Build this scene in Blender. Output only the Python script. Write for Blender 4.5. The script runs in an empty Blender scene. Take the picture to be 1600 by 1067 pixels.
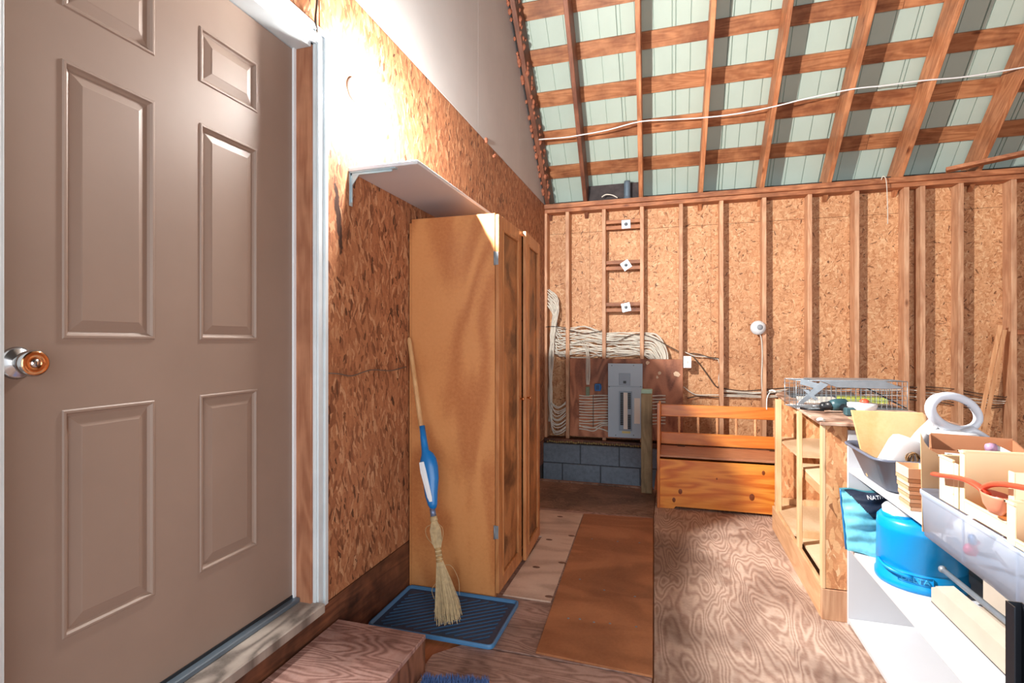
import bpy, math, random
from mathutils import Vector, Matrix
random.seed(7)
PI = math.pi
S = bpy.context.scene
COL = S.collection
# ---------------------------------------------------------------- camera, world, lights, exposure
CAMZ = 1.262
YAW = math.asin(.2907)
cd = bpy.data.cameras.new('camera'); cam = bpy.data.objects.new('camera', cd); COL.objects.link(cam)
cam.location = (0, 0, CAMZ); cam.rotation_euler = (PI/2, 0, YAW)
cd.sensor_width = 36; cd.lens = 36*823/1600; cd.shift_y = 2.5/1600; cd.clip_start = .02
S.camera = cam
S.view_settings.view_transform = 'Standard'; S.view_settings.look = 'None'
S.view_settings.gamma = 1; S.view_settings.use_curve_mapping = False
S.view_settings.exposure = 0.14
w = bpy.data.worlds.new('daylight'); S.world = w; w.use_nodes = True
w.node_tree.nodes['Background'].inputs[0].default_value = (.80, .90, 1.0, 1)
w.node_tree.nodes['Background'].inputs[1].default_value = 1.0
def light(kind, name, loc, energy, color, rot=(0, 0, 0), **kw):
    l = bpy.data.lights.new(name, kind); l.energy = energy; l.color = color
    for k, v in kw.items(): setattr(l, k, v)
    o = bpy.data.objects.new(name, l); o.location = loc; o.rotation_euler = rot; COL.objects.link(o); return o
LAMP = Vector((-1.17, 1.97, 2.35))
LAMP_E = 18500.0      # radiance of the lit bulb
# added fill, standing for daylight through an unseen open garage doorway behind the camera
light('AREA', 'doorway_fill', (1.4, -1.3, 1.5), 120, (.93, .97, 1.0), rot=(PI/2, 0, 0), shape='RECTANGLE', size=4.4, size_y=2.4)

# ---------------------------------------------------------------- surveying: a photo ray cut with a real plane
def ray(px, py):
    u = (px-800)/823; v = (536-py)/823
    return Vector((-.2907+.9568*u, .9568+.2907*u, v))
def P(px, py, X=None, Y=None, Z=None):
    r = ray(px, py)
    t = X/r.x if X is not None else (Y/r.y if Y is not None else (Z-CAMZ)/r.z)
    return Vector((r.x*t, r.y*t, CAMZ+r.z*t))

# ---------------------------------------------------------------- mesh building
class MB:
    def __init__(s): s.v = []; s.f = []; s.sm = []
    def add(s, vs, fs, smooth=False):
        n = len(s.v); s.v += [tuple(v) for v in vs]
        for f in fs: s.f.append([n+i for i in f]); s.sm.append(smooth)
        return s
    def hexa(s, p):   # 8 pts: bottom 4 ccw, top 4 ccw
        return s.add(p, [(3,2,1,0),(4,5,6,7),(0,1,5,4),(1,2,6,5),(2,3,7,6),(3,0,4,7)])
    def box(s, x0, x1, y0, y1, z0, z1):
        return s.hexa([(x0,y0,z0),(x1,y0,z0),(x1,y1,z0),(x0,y1,z0),(x0,y0,z1),(x1,y0,z1),(x1,y1,z1),(x0,y1,z1)])
    def bar(s, a, b, w, h, up=(0,0,1)):   # square bar from a to b, w across, h along up
        a = Vector(a); b = Vector(b); d = (b-a).normalized(); up = Vector(up)
        r = d.cross(up).normalized(); u = r.cross(d).normalized()
        p = []
        for q in (a, b):
            p.append([q-r*w/2-u*h/2, q+r*w/2-u*h/2, q+r*w/2+u*h/2, q-r*w/2+u*h/2])
        return s.hexa([p[0][0],p[0][1],p[1][1],p[1][0],p[0][3],p[0][2],p[1][2],p[1][3]])
    def tube(s, pts, r, n=8, smooth=True, cap=True, e=1.0):
        pts = [Vector(p) for p in pts]; R = r if isinstance(r, (list, tuple)) else [r]*len(pts)
        rings = []; prev = None
        for i, p in enumerate(pts):
            d = (pts[min(i+1, len(pts)-1)]-pts[max(i-1, 0)]).normalized()
            if prev is None:
                ref = Vector((0,0,1)) if abs(d.z) < .9 else Vector((0,1,0))
                u = d.cross(ref).normalized()
            else: u = (prev-d*prev.dot(d)).normalized()
            prev = u; v = d.cross(u)
            rings.append([p+u*R[i]*math.cos(2*PI*k/n)+v*e*R[i]*math.sin(2*PI*k/n) for k in range(n)])
        vs = [q for g in rings for q in g]; fs = []
        for i in range(len(pts)-1):
            for k in range(n):
                k2 = (k+1) % n; fs.append((i*n+k, i*n+k2, (i+1)*n+k2, (i+1)*n+k))
        if cap: fs.append(tuple(range(n-1, -1, -1))); fs.append(tuple((len(pts)-1)*n+k for k in range(n)))
        return s.add(vs, fs, smooth)
    def lathe(s, prof, c=(0,0,0), n=32, ax='z', sx=1, sy=1, smooth=True):
        vs = []; fs = []
        for (r, h) in prof:
            for k in range(n):
                a = 2*PI*k/n; x = r*math.cos(a)*sx; y = r*math.sin(a)*sy
                if ax == 'z': q = (x, y, h)
                elif ax == 'x': q = (h, x, y)
                else: q = (y, -h, x)      # towards -y
                vs.append((c[0]+q[0], c[1]+q[1], c[2]+q[2]))
        for i in range(len(prof)-1):
            for k in range(n):
                k2 = (k+1) % n; fs.append((i*n+k, i*n+k2, (i+1)*n+k2, (i+1)*n+k))
        return s.add(vs, fs, smooth)
    def prism(s, poly, d):     # poly of 3-D points, extruded by vector d
        d = Vector(d); n = len(poly); a = [Vector(p) for p in poly]; b = [p+d for p in a]
        fs = [tuple(range(n-1, -1, -1)), tuple(range(n, 2*n))]+[(i, (i+1) % n, n+(i+1) % n, n+i) for i in range(n)]
        return s.add(a+b, fs)
    def build(s, name, mat, parent=None, bevel=0, kind=None, label=None, seg=1):
        me = bpy.data.meshes.new(name); me.from_pydata(s.v, [], s.f)
        me.polygons.foreach_set('use_smooth', s.sm); me.validate(); me.update()
        import bmesh
        bm = bmesh.new(); bm.from_mesh(me); bmesh.ops.recalc_face_normals(bm, faces=bm.faces); bm.to_mesh(me); bm.free()
        o = bpy.data.objects.new(name, me); COL.objects.link(o)
        if mat: me.materials.append(mat)
        if parent is not None:
            o.parent = parent; base = Vector(parent.get('_b', (0,0,0))); o.location = -base; o['_b'] = (0,0,0)
        if bevel:
            m = o.modifiers.new('bevel', 'BEVEL'); m.width = bevel; m.segments = seg; m.limit_method = 'ANGLE'
        if kind: o['kind'] = kind
        if label: o['label'] = label
        return o
def thing(name, label, cat, base=(0,0,0), group=None, kind=None):
    o = bpy.data.objects.new(name, None); o.location = base; o.empty_display_size = .05; COL.objects.link(o)
    o['_b'] = tuple(base)
    if label: o['label'] = label
    if cat: o['category'] = cat
    if group: o['group'] = group
    if kind: o['kind'] = kind
    return o
def tag(o, label, cat, group=None):
    o['label'] = label; o['category'] = cat
    if group: o['group'] = group
    return o
def smooth(pts, k=6):
    pts = [Vector(p) for p in pts]; out = []
    q = [pts[0]*2-pts[1]]+pts+[pts[-1]*2-pts[-2]]
    for i in range(1, len(q)-2):
        for j in range(k):
            t = j/k
            out.append(.5*((2*q[i])+(-q[i-1]+q[i+1])*t+(2*q[i-1]-5*q[i]+4*q[i+1]-q[i+2])*t*t+(-q[i-1]+3*q[i]-3*q[i+1]+q[i+2])*t**3))
    out.append(pts[-1]); return out

# ---------------------------------------------------------------- materials
def lin(c):
    return tuple((x/255/12.92 if x/255 <= .04045 else ((x/255+.055)/1.055)**2.4) for x in c)+(1,)
class NT:
    def __init__(s, name):
        s.m = bpy.data.materials.new(name); s.m.use_nodes = True; s.t = s.m.node_tree; s.b = s.t.nodes['Principled BSDF']
    def n(s, ty, ins=None, **kw):
        x = s.t.nodes.new(ty)
        for k, v in kw.items(): setattr(x, k, v)
        for k, v in (ins or {}).items():
            if isinstance(v, bpy.types.NodeSocket): s.t.links.new(v, x.inputs[k])
            else: x.inputs[k].default_value = v
        return x
    def math(s, op, a, b=0, c=None):
        i = {0: a, 1: b}
        if c is not None: i[2] = c
        return s.n('ShaderNodeMath', i, operation=op).outputs[0]
    def ramp(s, f, stops):
        r = s.n('ShaderNodeValToRGB', {0: f}); e = r.color_ramp.elements
        while len(e) < len(stops): e.new(.5)
        for x, (p, c) in zip(e, stops): x.position = p; x.color = c if len(c) == 4 else tuple(c)+(1,)
        return r.outputs[0]
    def mix(s, f, a, b, mode='MIX'):
        x = s.n('ShaderNodeMix', {0: f, 6: a, 7: b}, data_type='RGBA', blend_type=mode); return x.outputs[2]
    def noise(s, vec, scale, detail=3, rough=.5, dist=0):
        return s.n('ShaderNodeTexNoise', {'Vector': vec, 'Scale': scale, 'Detail': detail, 'Roughness': rough, 'Distortion': dist}).outputs[0]
    def set(s, **kw):
        for k, v in kw.items():
            k = k.replace('_', ' ')
            if isinstance(v, bpy.types.NodeSocket): s.t.links.new(v, s.b.inputs[k])
            else: s.b.inputs[k].default_value = v
    def bump(s, h, strength=.3, dist=.002):
        b = s.n('ShaderNodeBump', {'Height': h, 'Strength': strength, 'Distance': dist}); s.t.links.new(b.outputs[0], s.b.inputs['Normal'])
    def coord(s): return s.n('ShaderNodeTexCoord').outputs['Object']
def plain(name, c, rough=.5, metal=0, var=.06, scale=14, spec=.5, **kw):
    m = NT(name); co = m.coord(); n = m.noise(co, scale, 4, .6)
    k = m.ramp(n, [(.3, (1-var,)*3), (.7, (1, 1, 1))])
    m.set(Base_Color=m.mix(1, lin(c), k, 'MULTIPLY'), Roughness=rough, Metallic=metal); m.b.inputs['Specular IOR Level'].default_value = spec
    m.bump(n, .06, .002)
    for a, b in kw.items(): m.set(**{a: b})
    return m.m
def axes(m, plane):
    sp = m.n('ShaderNodeSeparateXYZ', {0: m.coord()}).outputs
    return {'xz': (sp[0], sp[2], sp[1]), 'yz': (sp[1], sp[2], sp[0]), 'xy': (sp[0], sp[1], sp[2]), 'xs': (sp[0], sp[1], sp[2])}[plane]
def osb(name, plane, cols, size=1.0, vert=False, seed=0.0, stain=None):
    """oriented strand board: four overlapping layers of long flakes, the highest flake on top"""
    m = NT(name); u, v, _ = axes(m, plane)
    uv = m.n('ShaderNodeCombineXYZ', {0: u, 1: v, 2: seed}).outputs[0]
    wn = m.n('ShaderNodeTexNoise', {'Vector': uv, 'Scale': 9.0, 'Detail': 2}).outputs['Color']
    wv = m.n('ShaderNodeVectorMath', {0: wn, 1: (.5, .5, .5)}, operation='SUBTRACT').outputs[0]
    wv = m.n('ShaderNodeVectorMath', {0: wv, 'Scale': .035}, operation='SCALE').outputs[0]
    uv = m.n('ShaderNodeVectorMath', {0: uv, 1: wv}, operation='ADD').outputs[0]
    ht = tone = None
    angs = [70, 98, 115, 84, 60] if vert else [12, 65, 118, 155, 92]
    for k, a in enumerate(angs):
        mp = m.n('ShaderNodeVectorRotate', {'Vector': uv, 'Angle': math.radians(a)}, rotation_type='Z_AXIS').outputs[0]
        mp = m.n('ShaderNodeVectorMath', {0: mp, 1: (17.0/size, 68.0/size, 0)}, operation='MULTIPLY').outputs[0]
        mp = m.n('ShaderNodeVectorMath', {0: mp, 1: (k*7.3, k*3.1, 0)}, operation='ADD').outputs[0]
        vo = m.n('ShaderNodeTexVoronoi', {'Vector': mp, 'Scale': 1.0, 'Randomness': 1.0}, voronoi_dimensions='2D')
        c = m.n('ShaderNodeSeparateColor', {0: vo.outputs['Color']}).outputs
        h = m.math('SUBTRACT', c[0], m.math('MULTIPLY', vo.outputs['Distance'], .55)); t = c[1]
        if ht is None: ht, tone = h, t
        else:
            g = m.math('GREATER_THAN', h, ht)
            tone = m.math('ADD', m.math('MULTIPLY', t, g), m.math('MULTIPLY', tone, m.math('SUBTRACT', 1, g)))
            ht = m.math('MAXIMUM', h, ht)
    fine = m.noise(m.n('ShaderNodeVectorMath', {0: uv, 1: (40, 120, 1)}, operation='MULTIPLY').outputs[0], 1.0, 4, .7)
    col = m.ramp(tone, [(0, lin(cols[0])), (.05, lin(cols[1])), (.40, lin(cols[2])), (.8, lin(cols[3])), (1, lin(cols[4]))])
    col = m.mix(.5, col, m.ramp(fine, [(.3, (.66, .62, .58)), (.65, (1, 1, 1))]), 'MULTIPLY')
    big = m.noise(uv, 1.6, 3, .6)
    col = m.mix(1, col, m.ramp(big, [(.3, (.82, .78, .76)), (.65, (1, 1, 1))]), 'MULTIPLY')
    if stain: col = stain(m, col, u, v)
    m.set(Base_Color=col, Roughness=.62); m.bump(ht, .5, .0015)
    return m.m
def wood(name, axis, c1, c2, rough=.5, ring=1.0, amp=.15, knots=True, dirt=.25, dark=None, bump=.2, vary=.18, coat=0, diag=0.0):
    """sawn board; grain runs along axis (x, y, z or 's' = up the roof slope)"""
    m = NT(name); co = m.coord()
    rnd = m.n('ShaderNodeObjectInfo').outputs['Random']
    if axis == 's': co = m.n('ShaderNodeVectorRotate', {'Vector': co, 'Angle': PI/4}, rotation_type='X_AXIS').outputs[0]; axis = 'y'
    off = m.n('ShaderNodeCombineXYZ', {0: m.math('MULTIPLY', rnd, 17.0), 1: m.math('MULTIPLY', rnd, 31.0), 2: m.math('MULTIPLY', rnd, 23.0)}).outputs[0]
    co = m.n('ShaderNodeVectorMath', {0: co, 1: off}, operation='ADD').outputs[0]
    sc = {'x': (1, 7, 7), 'y': (7, 1, 7), 'z': (7, 7, 1)}[axis]
    st = m.n('ShaderNodeVectorMath', {0: co, 1: sc}, operation='MULTIPLY').outputs[0]
    n1 = m.noise(st, 1.3*ring, 2, .5, .4)
    rings = m.math('SINE', m.math('MULTIPLY', n1, 44.0))
    st2 = m.n('ShaderNodeVectorMath', {0: co, 1: tuple(9*x if x > 1 else 3 for x in sc)}, operation='MULTIPLY').outputs[0]
    fine = m.noise(st2, 2.2, 5, .7)
    f = m.math('ADD', m.math('MULTIPLY', rings, amp), m.math('ADD', m.math('MULTIPLY', fine, .75), .10))
    col = m.ramp(f, [(.1, lin(c1)), (.75, lin(c2))])
    if knots:
        kc = m.n('ShaderNodeVectorMath', {0: co, 1: tuple(1.0 if x > 1 else .45 for x in sc)}, operation='MULTIPLY').outputs[0]
        vo = m.n('ShaderNodeTexVoronoi', {'Vector': kc, 'Scale': 5.5}).outputs['Distance']
        k = m.ramp(m.math('ADD', vo, m.math('MULTIPLY', fine, .03)), [(.05, (.30, .20, .15)), (.085, (.62, .5, .42)), (.13, (1, 1, 1))])
        col = m.mix(.9, col, k, 'MULTIPLY')
    if dirt:
        dn = m.noise(co, 3.0, 4, .65)
        col = m.mix(dirt, col, m.mix(m.ramp(dn, [(.42, (0, 0, 0)), (.62, (1, 1, 1))]), (1, 1, 1, 1), lin(dark or (110, 75, 60))), 'MULTIPLY')
    vv = m.ramp(rnd, [(0, (1-vary,)*3), (1, (1, 1, 1))])
    col = m.mix(1, col, vv, 'MULTIPLY')
    m.set(Base_Color=col, Roughness=rough); m.bump(f, bump, .0015)
    if coat: m.b.inputs['Coat Weight'].default_value = coat; m.b.inputs['Coat Roughness'].default_value = .15
    return m.m
def ply(name, plane, c1, c2, c3, freq=60.0, sc=(1.3, 4.0), along='v', stain=.5, rough=.55, scol=(80, 62, 58), ts=1.7, contrast=1.0, dist=.8):
    """rotary-cut plywood: contour-like figure lines, worn and stained"""
    m = NT(name); u, v, _ = axes(m, plane)
    if along == 'u': u, v = v, u
    uv = m.n('ShaderNodeCombineXYZ', {0: m.math('MULTIPLY', u, sc[1]), 1: m.math('MULTIPLY', v, sc[0]), 2: 0.0}).outputs[0]
    uw = m.n('ShaderNodeCombineXYZ', {0: u, 1: v, 2: 0.0}).outputs[0]
    n = m.n('ShaderNodeTexNoise', {'Vector': uv, 'Scale': 1.0, 'Detail': 2.5, 'Roughness': .45, 'Distortion': dist}).outputs[0]
    s = m.math('MULTIPLY', m.math('ADD', m.math('SINE', m.math('MULTIPLY', n, freq)), 1), .5)
    s = m.math('MULTIPLY', s, contrast)
    fine = m.noise(uw, 60, 4, .7)
    f = m.math('ADD', m.math('MULTIPLY', s, .65), m.math('MULTIPLY', fine, .45))
    col = m.ramp(f, [(.15, lin(c1)), (.5, lin(c2)), (.9, lin(c3))])
    st = m.noise(uw, ts, 4, .6, .5)
    col = m.mix(stain, col, m.ramp(st, [(.36, lin(scol)), (.58, (1, 1, 1))]), 'MULTIPLY')
    m.set(Base_Color=col, Roughness=rough); m.bump(f, .15, .001)
    return m.m
def scorch(m, col, u, v):
    # a slanted burn smear on the board beside the door casing
    a = m.math('SUBTRACT', u, 1.86); b = m.math('SUBTRACT', v, 1.78)
    a2 = m.math('ADD', a, m.math('MULTIPLY', b, .14))
    nz = m.noise(m.n('ShaderNodeCombineXYZ', {0: u, 1: v}).outputs[0], 28, 3)
    d = m.math('ADD', m.math('POWER', m.math('DIVIDE', a2, .022), 2), m.math('POWER', m.math('DIVIDE', b, .17), 2))
    d = m.math('ADD', d, m.math('MULTIPLY', m.math('SUBTRACT', nz, .5), 2.2))
    k = m.ramp(d, [(.45, (.10, .08, .09)), (1.3, (1, 1, 1))])
    return m.mix(1, col, k, 'MULTIPLY')

M = {}
M['osb_back'] = osb('osb_back', 'xz', [(112, 70, 42), (190, 130, 84), (214, 158, 112), (224, 172, 126), (234, 194, 150)], .8, seed=1)
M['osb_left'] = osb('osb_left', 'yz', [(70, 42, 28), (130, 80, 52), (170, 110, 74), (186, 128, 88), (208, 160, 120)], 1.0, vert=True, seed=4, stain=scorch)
M['osb_table'] = osb('osb_table', 'xz', [(110, 66, 40), (188, 122, 76), (222, 156, 106), (234, 178, 126), (242, 204, 158)], 1.25, vert=True, seed=9)
M['osb_table_side'] = osb('osb_table_side', 'yz', [(110, 66, 40), (188, 122, 76), (222, 156, 106), (234, 178, 126), (242, 204, 158)], 1.25, seed=12)
M['stud'] = wood('stud', 'z', (188, 130, 92), (230, 184, 146), .6, dark=(150, 95, 70))
M['plate'] = wood('plate', 'x', (150, 84, 50), (206, 140, 96), .6, dirt=.5)
M['rafter'] = wood('rafter', 's', (158, 88, 50), (218, 152, 106), .55, dirt=.4)
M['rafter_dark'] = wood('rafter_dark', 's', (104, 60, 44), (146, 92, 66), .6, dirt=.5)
M['purlin'] = wood('purlin', 'x', (150, 84, 46), (208, 144, 98), .55, dirt=.55, vary=.3, dark=(120, 70, 50))
M['metal_sheet'] = plain('metal_sheet', (180, 196, 184), .42, 0, .05, 5)
M['rim_board'] = wood('rim_board', 'y', (84, 46, 30), (136, 84, 56), .6, dirt=.8, dark=(50, 30, 26))
M['drywall'] = plain('drywall', (196, 194, 192), .75, 0, .08, 2.5)
M['foam'] = plain('foam', (164, 98, 70), .8, 0, .35, 30)
M['door'] = plain('door', (144, 122, 108), .55, 0, .10, 3)
M['white_trim'] = plain('white_trim', (212, 222, 226), .45, 0, .12, 9)
M['jamb_wood'] = wood('jamb_wood', 'z', (150, 88, 58), (200, 140, 104), .55)
M['sill'] = ply('sill', 'xy', (104, 94, 86), (158, 146, 136), (184, 172, 160), 40, stain=.6)
M['brass'] = plain('brass', (222, 160, 112), .16, 1, .1, 20)
M['chrome'] = plain('chrome', (206, 208, 212), .2, 1, .1, 20)
M['steel'] = plain('steel', (140, 146, 152), .5, .4, .15, 30)
M['galv'] = plain('galv', (160, 170, 178), .4, .6, .2, 26)
M['block'] = plain('block', (112, 120, 130), .85, 0, .3, 30)
M['mortar'] = plain('mortar', (76, 80, 86), .9, 0, .3, 30)
M['utility'] = ply('utility', 'xz', (124, 70, 44), (176, 110, 76), (196, 130, 94), 30, stain=.45, scol=(96, 56, 44), contrast=.8)
M['panel_grey'] = plain('panel_grey', (168, 184, 196), .4, 0, .05, 6)
M['panel_grey2'] = plain('panel_grey2', (140, 156, 170), .4, 0, .05, 6)
M['black'] = plain('black', (28, 30, 34), .4, 0, .1, 20)
M['white'] = plain('white', (232, 234, 236), .4, 0, .04, 8)
M['melamine'] = plain('melamine', (208, 210, 215), .3, 0, .04, 4)
M['paper'] = plain('paper', (232, 226, 214), .8, 0, .06, 12)
M['cable'] = plain('cable', (226, 220, 206), .5, 0, .12, 40)
M['cable_dark'] = plain('cable_dark', (84, 66, 54), .5, 0, .1, 40)
M['cable_white'] = plain('cable_white', (240, 240, 238), .5, 0, .05, 40)
M['post'] = wood('post', 'z', (130, 106, 72), (172, 148, 108), .65, dirt=.4)
M['post_top'] = plain('post_top', (160, 190, 168), .7, 0, .1, 20)
M['bench_front'] = wood('bench_front', 'x', (206, 96, 22), (244, 160, 66), .32, ring=.8, amp=.24, dirt=.05, coat=.3, vary=0)
M['bench_x'] = wood('bench_x', 'x', (206, 104, 34), (240, 154, 70), .32, ring=.7, dirt=.1, coat=.3, vary=.1)
M['bench_z'] = wood('bench_z', 'z', (180, 92, 38), (220, 136, 66), .32, dirt=.1, coat=.3)
M['bench_lid'] = wood('bench_lid', 'x', (176, 108, 72), (216, 156, 118), .4, dirt=.2)
M['cab'] = ply('cab', 'xz', (176, 106, 60), (204, 138, 84), (216, 152, 98), 26, sc=(.8, 3.0), stain=.12, scol=(150, 96, 60), rough=.36, contrast=.5)
M['cab_frame'] = wood('cab_frame', 'z', (168, 98, 50), (212, 146, 92), .4, knots=False, dirt=.2)
M['cab_panel'] = ply('cab_panel', 'yz', (150, 94, 52), (182, 122, 74), (196, 136, 88), 20, stain=.75, scol=(60, 44, 34), ts=4.5, contrast=.5)
M['floor_base'] = wood('floor_base', 'y', (150, 84, 46), (190, 120, 76), .5)
M['ply_floor'] = ply('ply_floor', 'xy', (158, 124, 108), (206, 180, 162), (222, 202, 188), 150, sc=(1.3, 5.5), contrast=.45, dist=.3, stain=.7, scol=(134, 118, 114), ts=1.7)
M['ply_dark'] = ply('ply_dark', 'xy', (116, 84, 66), (156, 122, 102), (172, 142, 122), 110, sc=(3, 8), contrast=.5, along='u', stain=.6)
M['ply_front'] = ply('ply_front', 'xy', (142, 108, 96), (182, 146, 132), (202, 172, 158), 140, sc=(1.6, 7), dist=.3, contrast=.6, along='u', stain=.55)
M['board_light'] = ply('board_light', 'xy', (196, 162, 142), (220, 190, 170), (230, 204, 186), 24, along='u', stain=.25, contrast=.6)
M['board_brown'] = ply('board_brown', 'xy', (156, 96, 58), (184, 120, 78), (196, 134, 92), 20, along='u', stain=.35, scol=(120, 78, 56), contrast=.5)
M['step'] = ply('step', 'xy', (134, 94, 84), (180, 140, 128), (206, 174, 164), 120, sc=(2, 8), dist=.4, contrast=.6, along='u', stain=.5)
M['step_side'] = ply('step_side', 'yz', (96, 58, 40), (134, 88, 64), (150, 100, 76), 40, stain=.4)
M['pine'] = wood('pine', 'z', (216, 168, 118), (240, 204, 160), .5, dirt=.1, vary=.08)
M['pine_y'] = wood('pine_y', 'y', (206, 150, 104), (234, 188, 144), .5, dirt=.15, vary=.08)
M['shelf_ply'] = ply('shelf_ply', 'xy', (214, 180, 140), (236, 208, 172), (244, 222, 190), 20, stain=.25, contrast=.5, scol=(190, 170, 150))
M['worktop'] = ply('worktop', 'xy', (150, 110, 90), (200, 164, 140), (224, 196, 176), 30, stain=.7, ts=7, scol=(120, 92, 84))
M['tray'] = plain('tray', (44, 66, 94), .38, 0, .15, 12)
M['tray_rim'] = plain('tray_rim', (70, 122, 166), .4, 0, .1, 12)
M['blue_plastic'] = plain('blue_plastic', (22, 116, 186), .3, 0, .08, 12)
M['broom_wood'] = wood('broom_wood', 'z', (196, 140, 86), (228, 180, 128), .4, knots=False, dirt=.1)
M['straw'] = plain('straw', (200, 172, 128), .7, 0, .35, 60)
M['straw2'] = plain('straw2', (184, 150, 100), .7, 0, .3, 60)
M['rug'] = plain('rug', (96, 130, 190), .9, 0, .4, 90)
M['bracket'] = plain('bracket', (168, 190, 198), .4, .2, .1, 20)
M['jug'] = plain('jug', (0, 150, 222), .32, 0, .04, 10)
M['jug_white'] = plain('jug_white', (236, 240, 240), .35, 0, .2, 30)
M['bin_grey'] = plain('bin_grey', (98, 106, 124), .38, 0, .05, 10)
M['birch'] = ply('birch', 'xz', (222, 172, 112), (240, 198, 144), (246, 210, 162), 14, stain=.15, contrast=.5)
M['card'] = plain('card', (224, 184, 142), .8, 0, .08, 12)
M['card_in'] = plain('card_in', (176, 120, 84), .8, 0, .12, 12)
M['card_grey'] = plain('card_grey', (190, 176, 160), .8, 0, .08, 12)
M['basket'] = plain('basket', (228, 198, 166), .75, 0, .12, 25)
M['basket2'] = plain('basket2', (196, 158, 122), .75, 0, .12, 25)
M['cream'] = plain('cream', (246, 226, 186), .4, 0, .03, 8)
M['cream_lit_through'] = plain('cream_lit_through', (192, 108, 52), .5, 0, .05, 8)  # orange of light passing through the cream plastic, put into the inside colour
M['red'] = plain('red', (220, 84, 58), .32, 0, .08, 10)
M['red_pale'] = plain('red_pale', (236, 150, 120), .35, 0, .08, 10)
M['pink'] = plain('pink', (232, 70, 130), .4, 0, .05, 10)
M['navy'] = plain('navy', (42, 52, 72), .4, 0, .5, 60)
M['cyan_bag'] = plain('cyan_bag', (120, 208, 226), .35, 0, .3, 40)
M['appliance'] = plain('appliance', (206, 212, 222), .35, 0, .04, 8)
M['teal'] = plain('teal', (50, 84, 92), .4, 0, .2, 20)
M['green'] = plain('green', (190, 206, 90), .6, 0, .3, 40)
M['mag'] = plain('mag', (70, 74, 78), .5, 0, .6, 60)
M['strip'] = wood('strip', 'z', (206, 140, 90), (236, 184, 136), .5, knots=False, dirt=0)
M['dark_post'] = plain('dark_post', (44, 48, 56), .35, .5, .15, 30)
M['pipe'] = plain('pipe', (120, 140, 156), .4, .5, .15, 20)
M['concrete'] = plain('concrete', (96, 96, 98), .9, 0, .2, 8)
M['roof_dark'] = plain('roof_dark', (60, 56, 52), .9, 0, .2, 8)
def clear_plastic():
    m = NT('clear_plastic'); out = m.t.nodes['Material Output']
    tr = m.n('ShaderNodeBsdfTransparent', {0: (.93, .96, 1, 1)}); m.set(Base_Color=(.56, .70, .90, 1), Roughness=.25)
    mx = m.n('ShaderNodeMixShader', {0: .55, 1: tr.outputs[0], 2: m.b.outputs[0]}); m.t.links.new(mx.outputs[0], out.inputs[0])
    return m.m
M['clear'] = clear_plastic()
def bulb_mat(nm, e):
    m = NT(nm); m.set(Emission_Color=(1, .97, .93, 1), Emission_Strength=e); return m.m
M['bulb'] = bulb_mat('bulb_glow', LAMP_E*.10); M['bulb_face'] = bulb_mat('bulb_face_glow', LAMP_E)

# ================================================================ THE SETTING
XL, XR, YB, YF = -1.31, 4.6, 5.655, -1.3       # left wall face, right wall, back sheathing face, front opening
STUDY = 5.52; PZ0, PZ1 = 2.655, 2.735
# ---- floor: deck, sheets
fl = MB().box(XL-.1, -.15, YF, 4.70, -.20, -.014).box(-.15, XR, YF, YB+.1, -.20, -.014).build('floor', M['floor_base'], kind='structure')
def sheet(name, poly, z0, z1, mat, parent=fl, **k):
    return MB().prism([(x, y, z0) for x, y in poly], (0, 0, z1-z0)).build(name, mat, parent, bevel=.0015, **k)
sheet('plywood_sheet', [(XL, 2.07), (-.072, 2.058), (-.131, 3.945), (XL, 3.93)], -.014, 0, M['ply_front'])
sheet('plywood_sheet', [(XL, 3.935), (-.13, 3.95), (-.13, 4.70), (XL, 4.70)], -.014, 0, M['ply_dark'])
sheet('plywood_sheet', [(-.065, 1.0), (1.15, 1.0), (1.15, 3.4), (-.107, 3.4), (-.065, 2.05)], -.014, 0, M['ply_floor'])
sheet('plywood_sheet', [(-.107, 3.405), (1.15, 3.405), (1.15, YB), (-.125, YB), (-.125, 3.95)], -.014, 0, M['ply_floor'])
jag = [(-.925, 1.0), (-.073, 1.0), (-.073, 2.052)]+[(-.073-.0855*i, 2.054+random.uniform(-.006, .004)) for i in range(1, 10)]+[(-.93, 1.95)]
sheet('plywood_sheet', jag, -.014, 0, M['ply_front'])
sheet('plywood_sheet', [(1.153, -1.2), (XR, -1.2), (XR, YB), (1.153, YB)], -.014, 0, M['ply_floor'])
sheet('plywood_sheet', [(-.925, -1.2), (1.15, -1.2), (1.15, .996), (-.925, .996)], -.014, 0, M['ply_floor'])
sheet('floor_board', [(-.53, 2.075), (-.070, 2.052), (-.130, 3.90), (-.62, 3.86)], 0, .009, M['board_brown'])
sheet('floor_board', [(-.808, 2.50), (-.563, 2.50), (-.624, 3.86), (-.947, 3.86), (-.94, 3.33), (-.808, 3.33)], 0, .009, M['board_light'])
kn = MB()
for (px, py) in [(875, 807), (858, 843), (893, 837), (838, 886), (878, 879), (858, 932)]:
    c = P(px, py, Z=.009); kn.lathe([(0, .0008), (.016, .0006), (.02, -.002)], c, 10, sx=1.3, sy=.8)
kn.build('knot', plain('knot_mat', (120, 84, 68), .6), fl, kind='stuff')
sc = MB()
for (px, py) in [(888, 966), (906, 967), (928, 972), (953, 974), (994, 979), (944, 922), (906, 905), (992, 932), (925, 842), (999, 848), (965, 846)]:
    c = P(px, py, Z=.009); sc.lathe([(0, .002), (.005, .0015), (.006, 0)], c, 8)
sc.build('screw_head', M['steel'], fl, kind='stuff')
MB().box(XL, -.155, 4.70, 4.735, -.16, .012).build('edge_board', M['ply_dark'], fl, bevel=.002)
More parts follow.
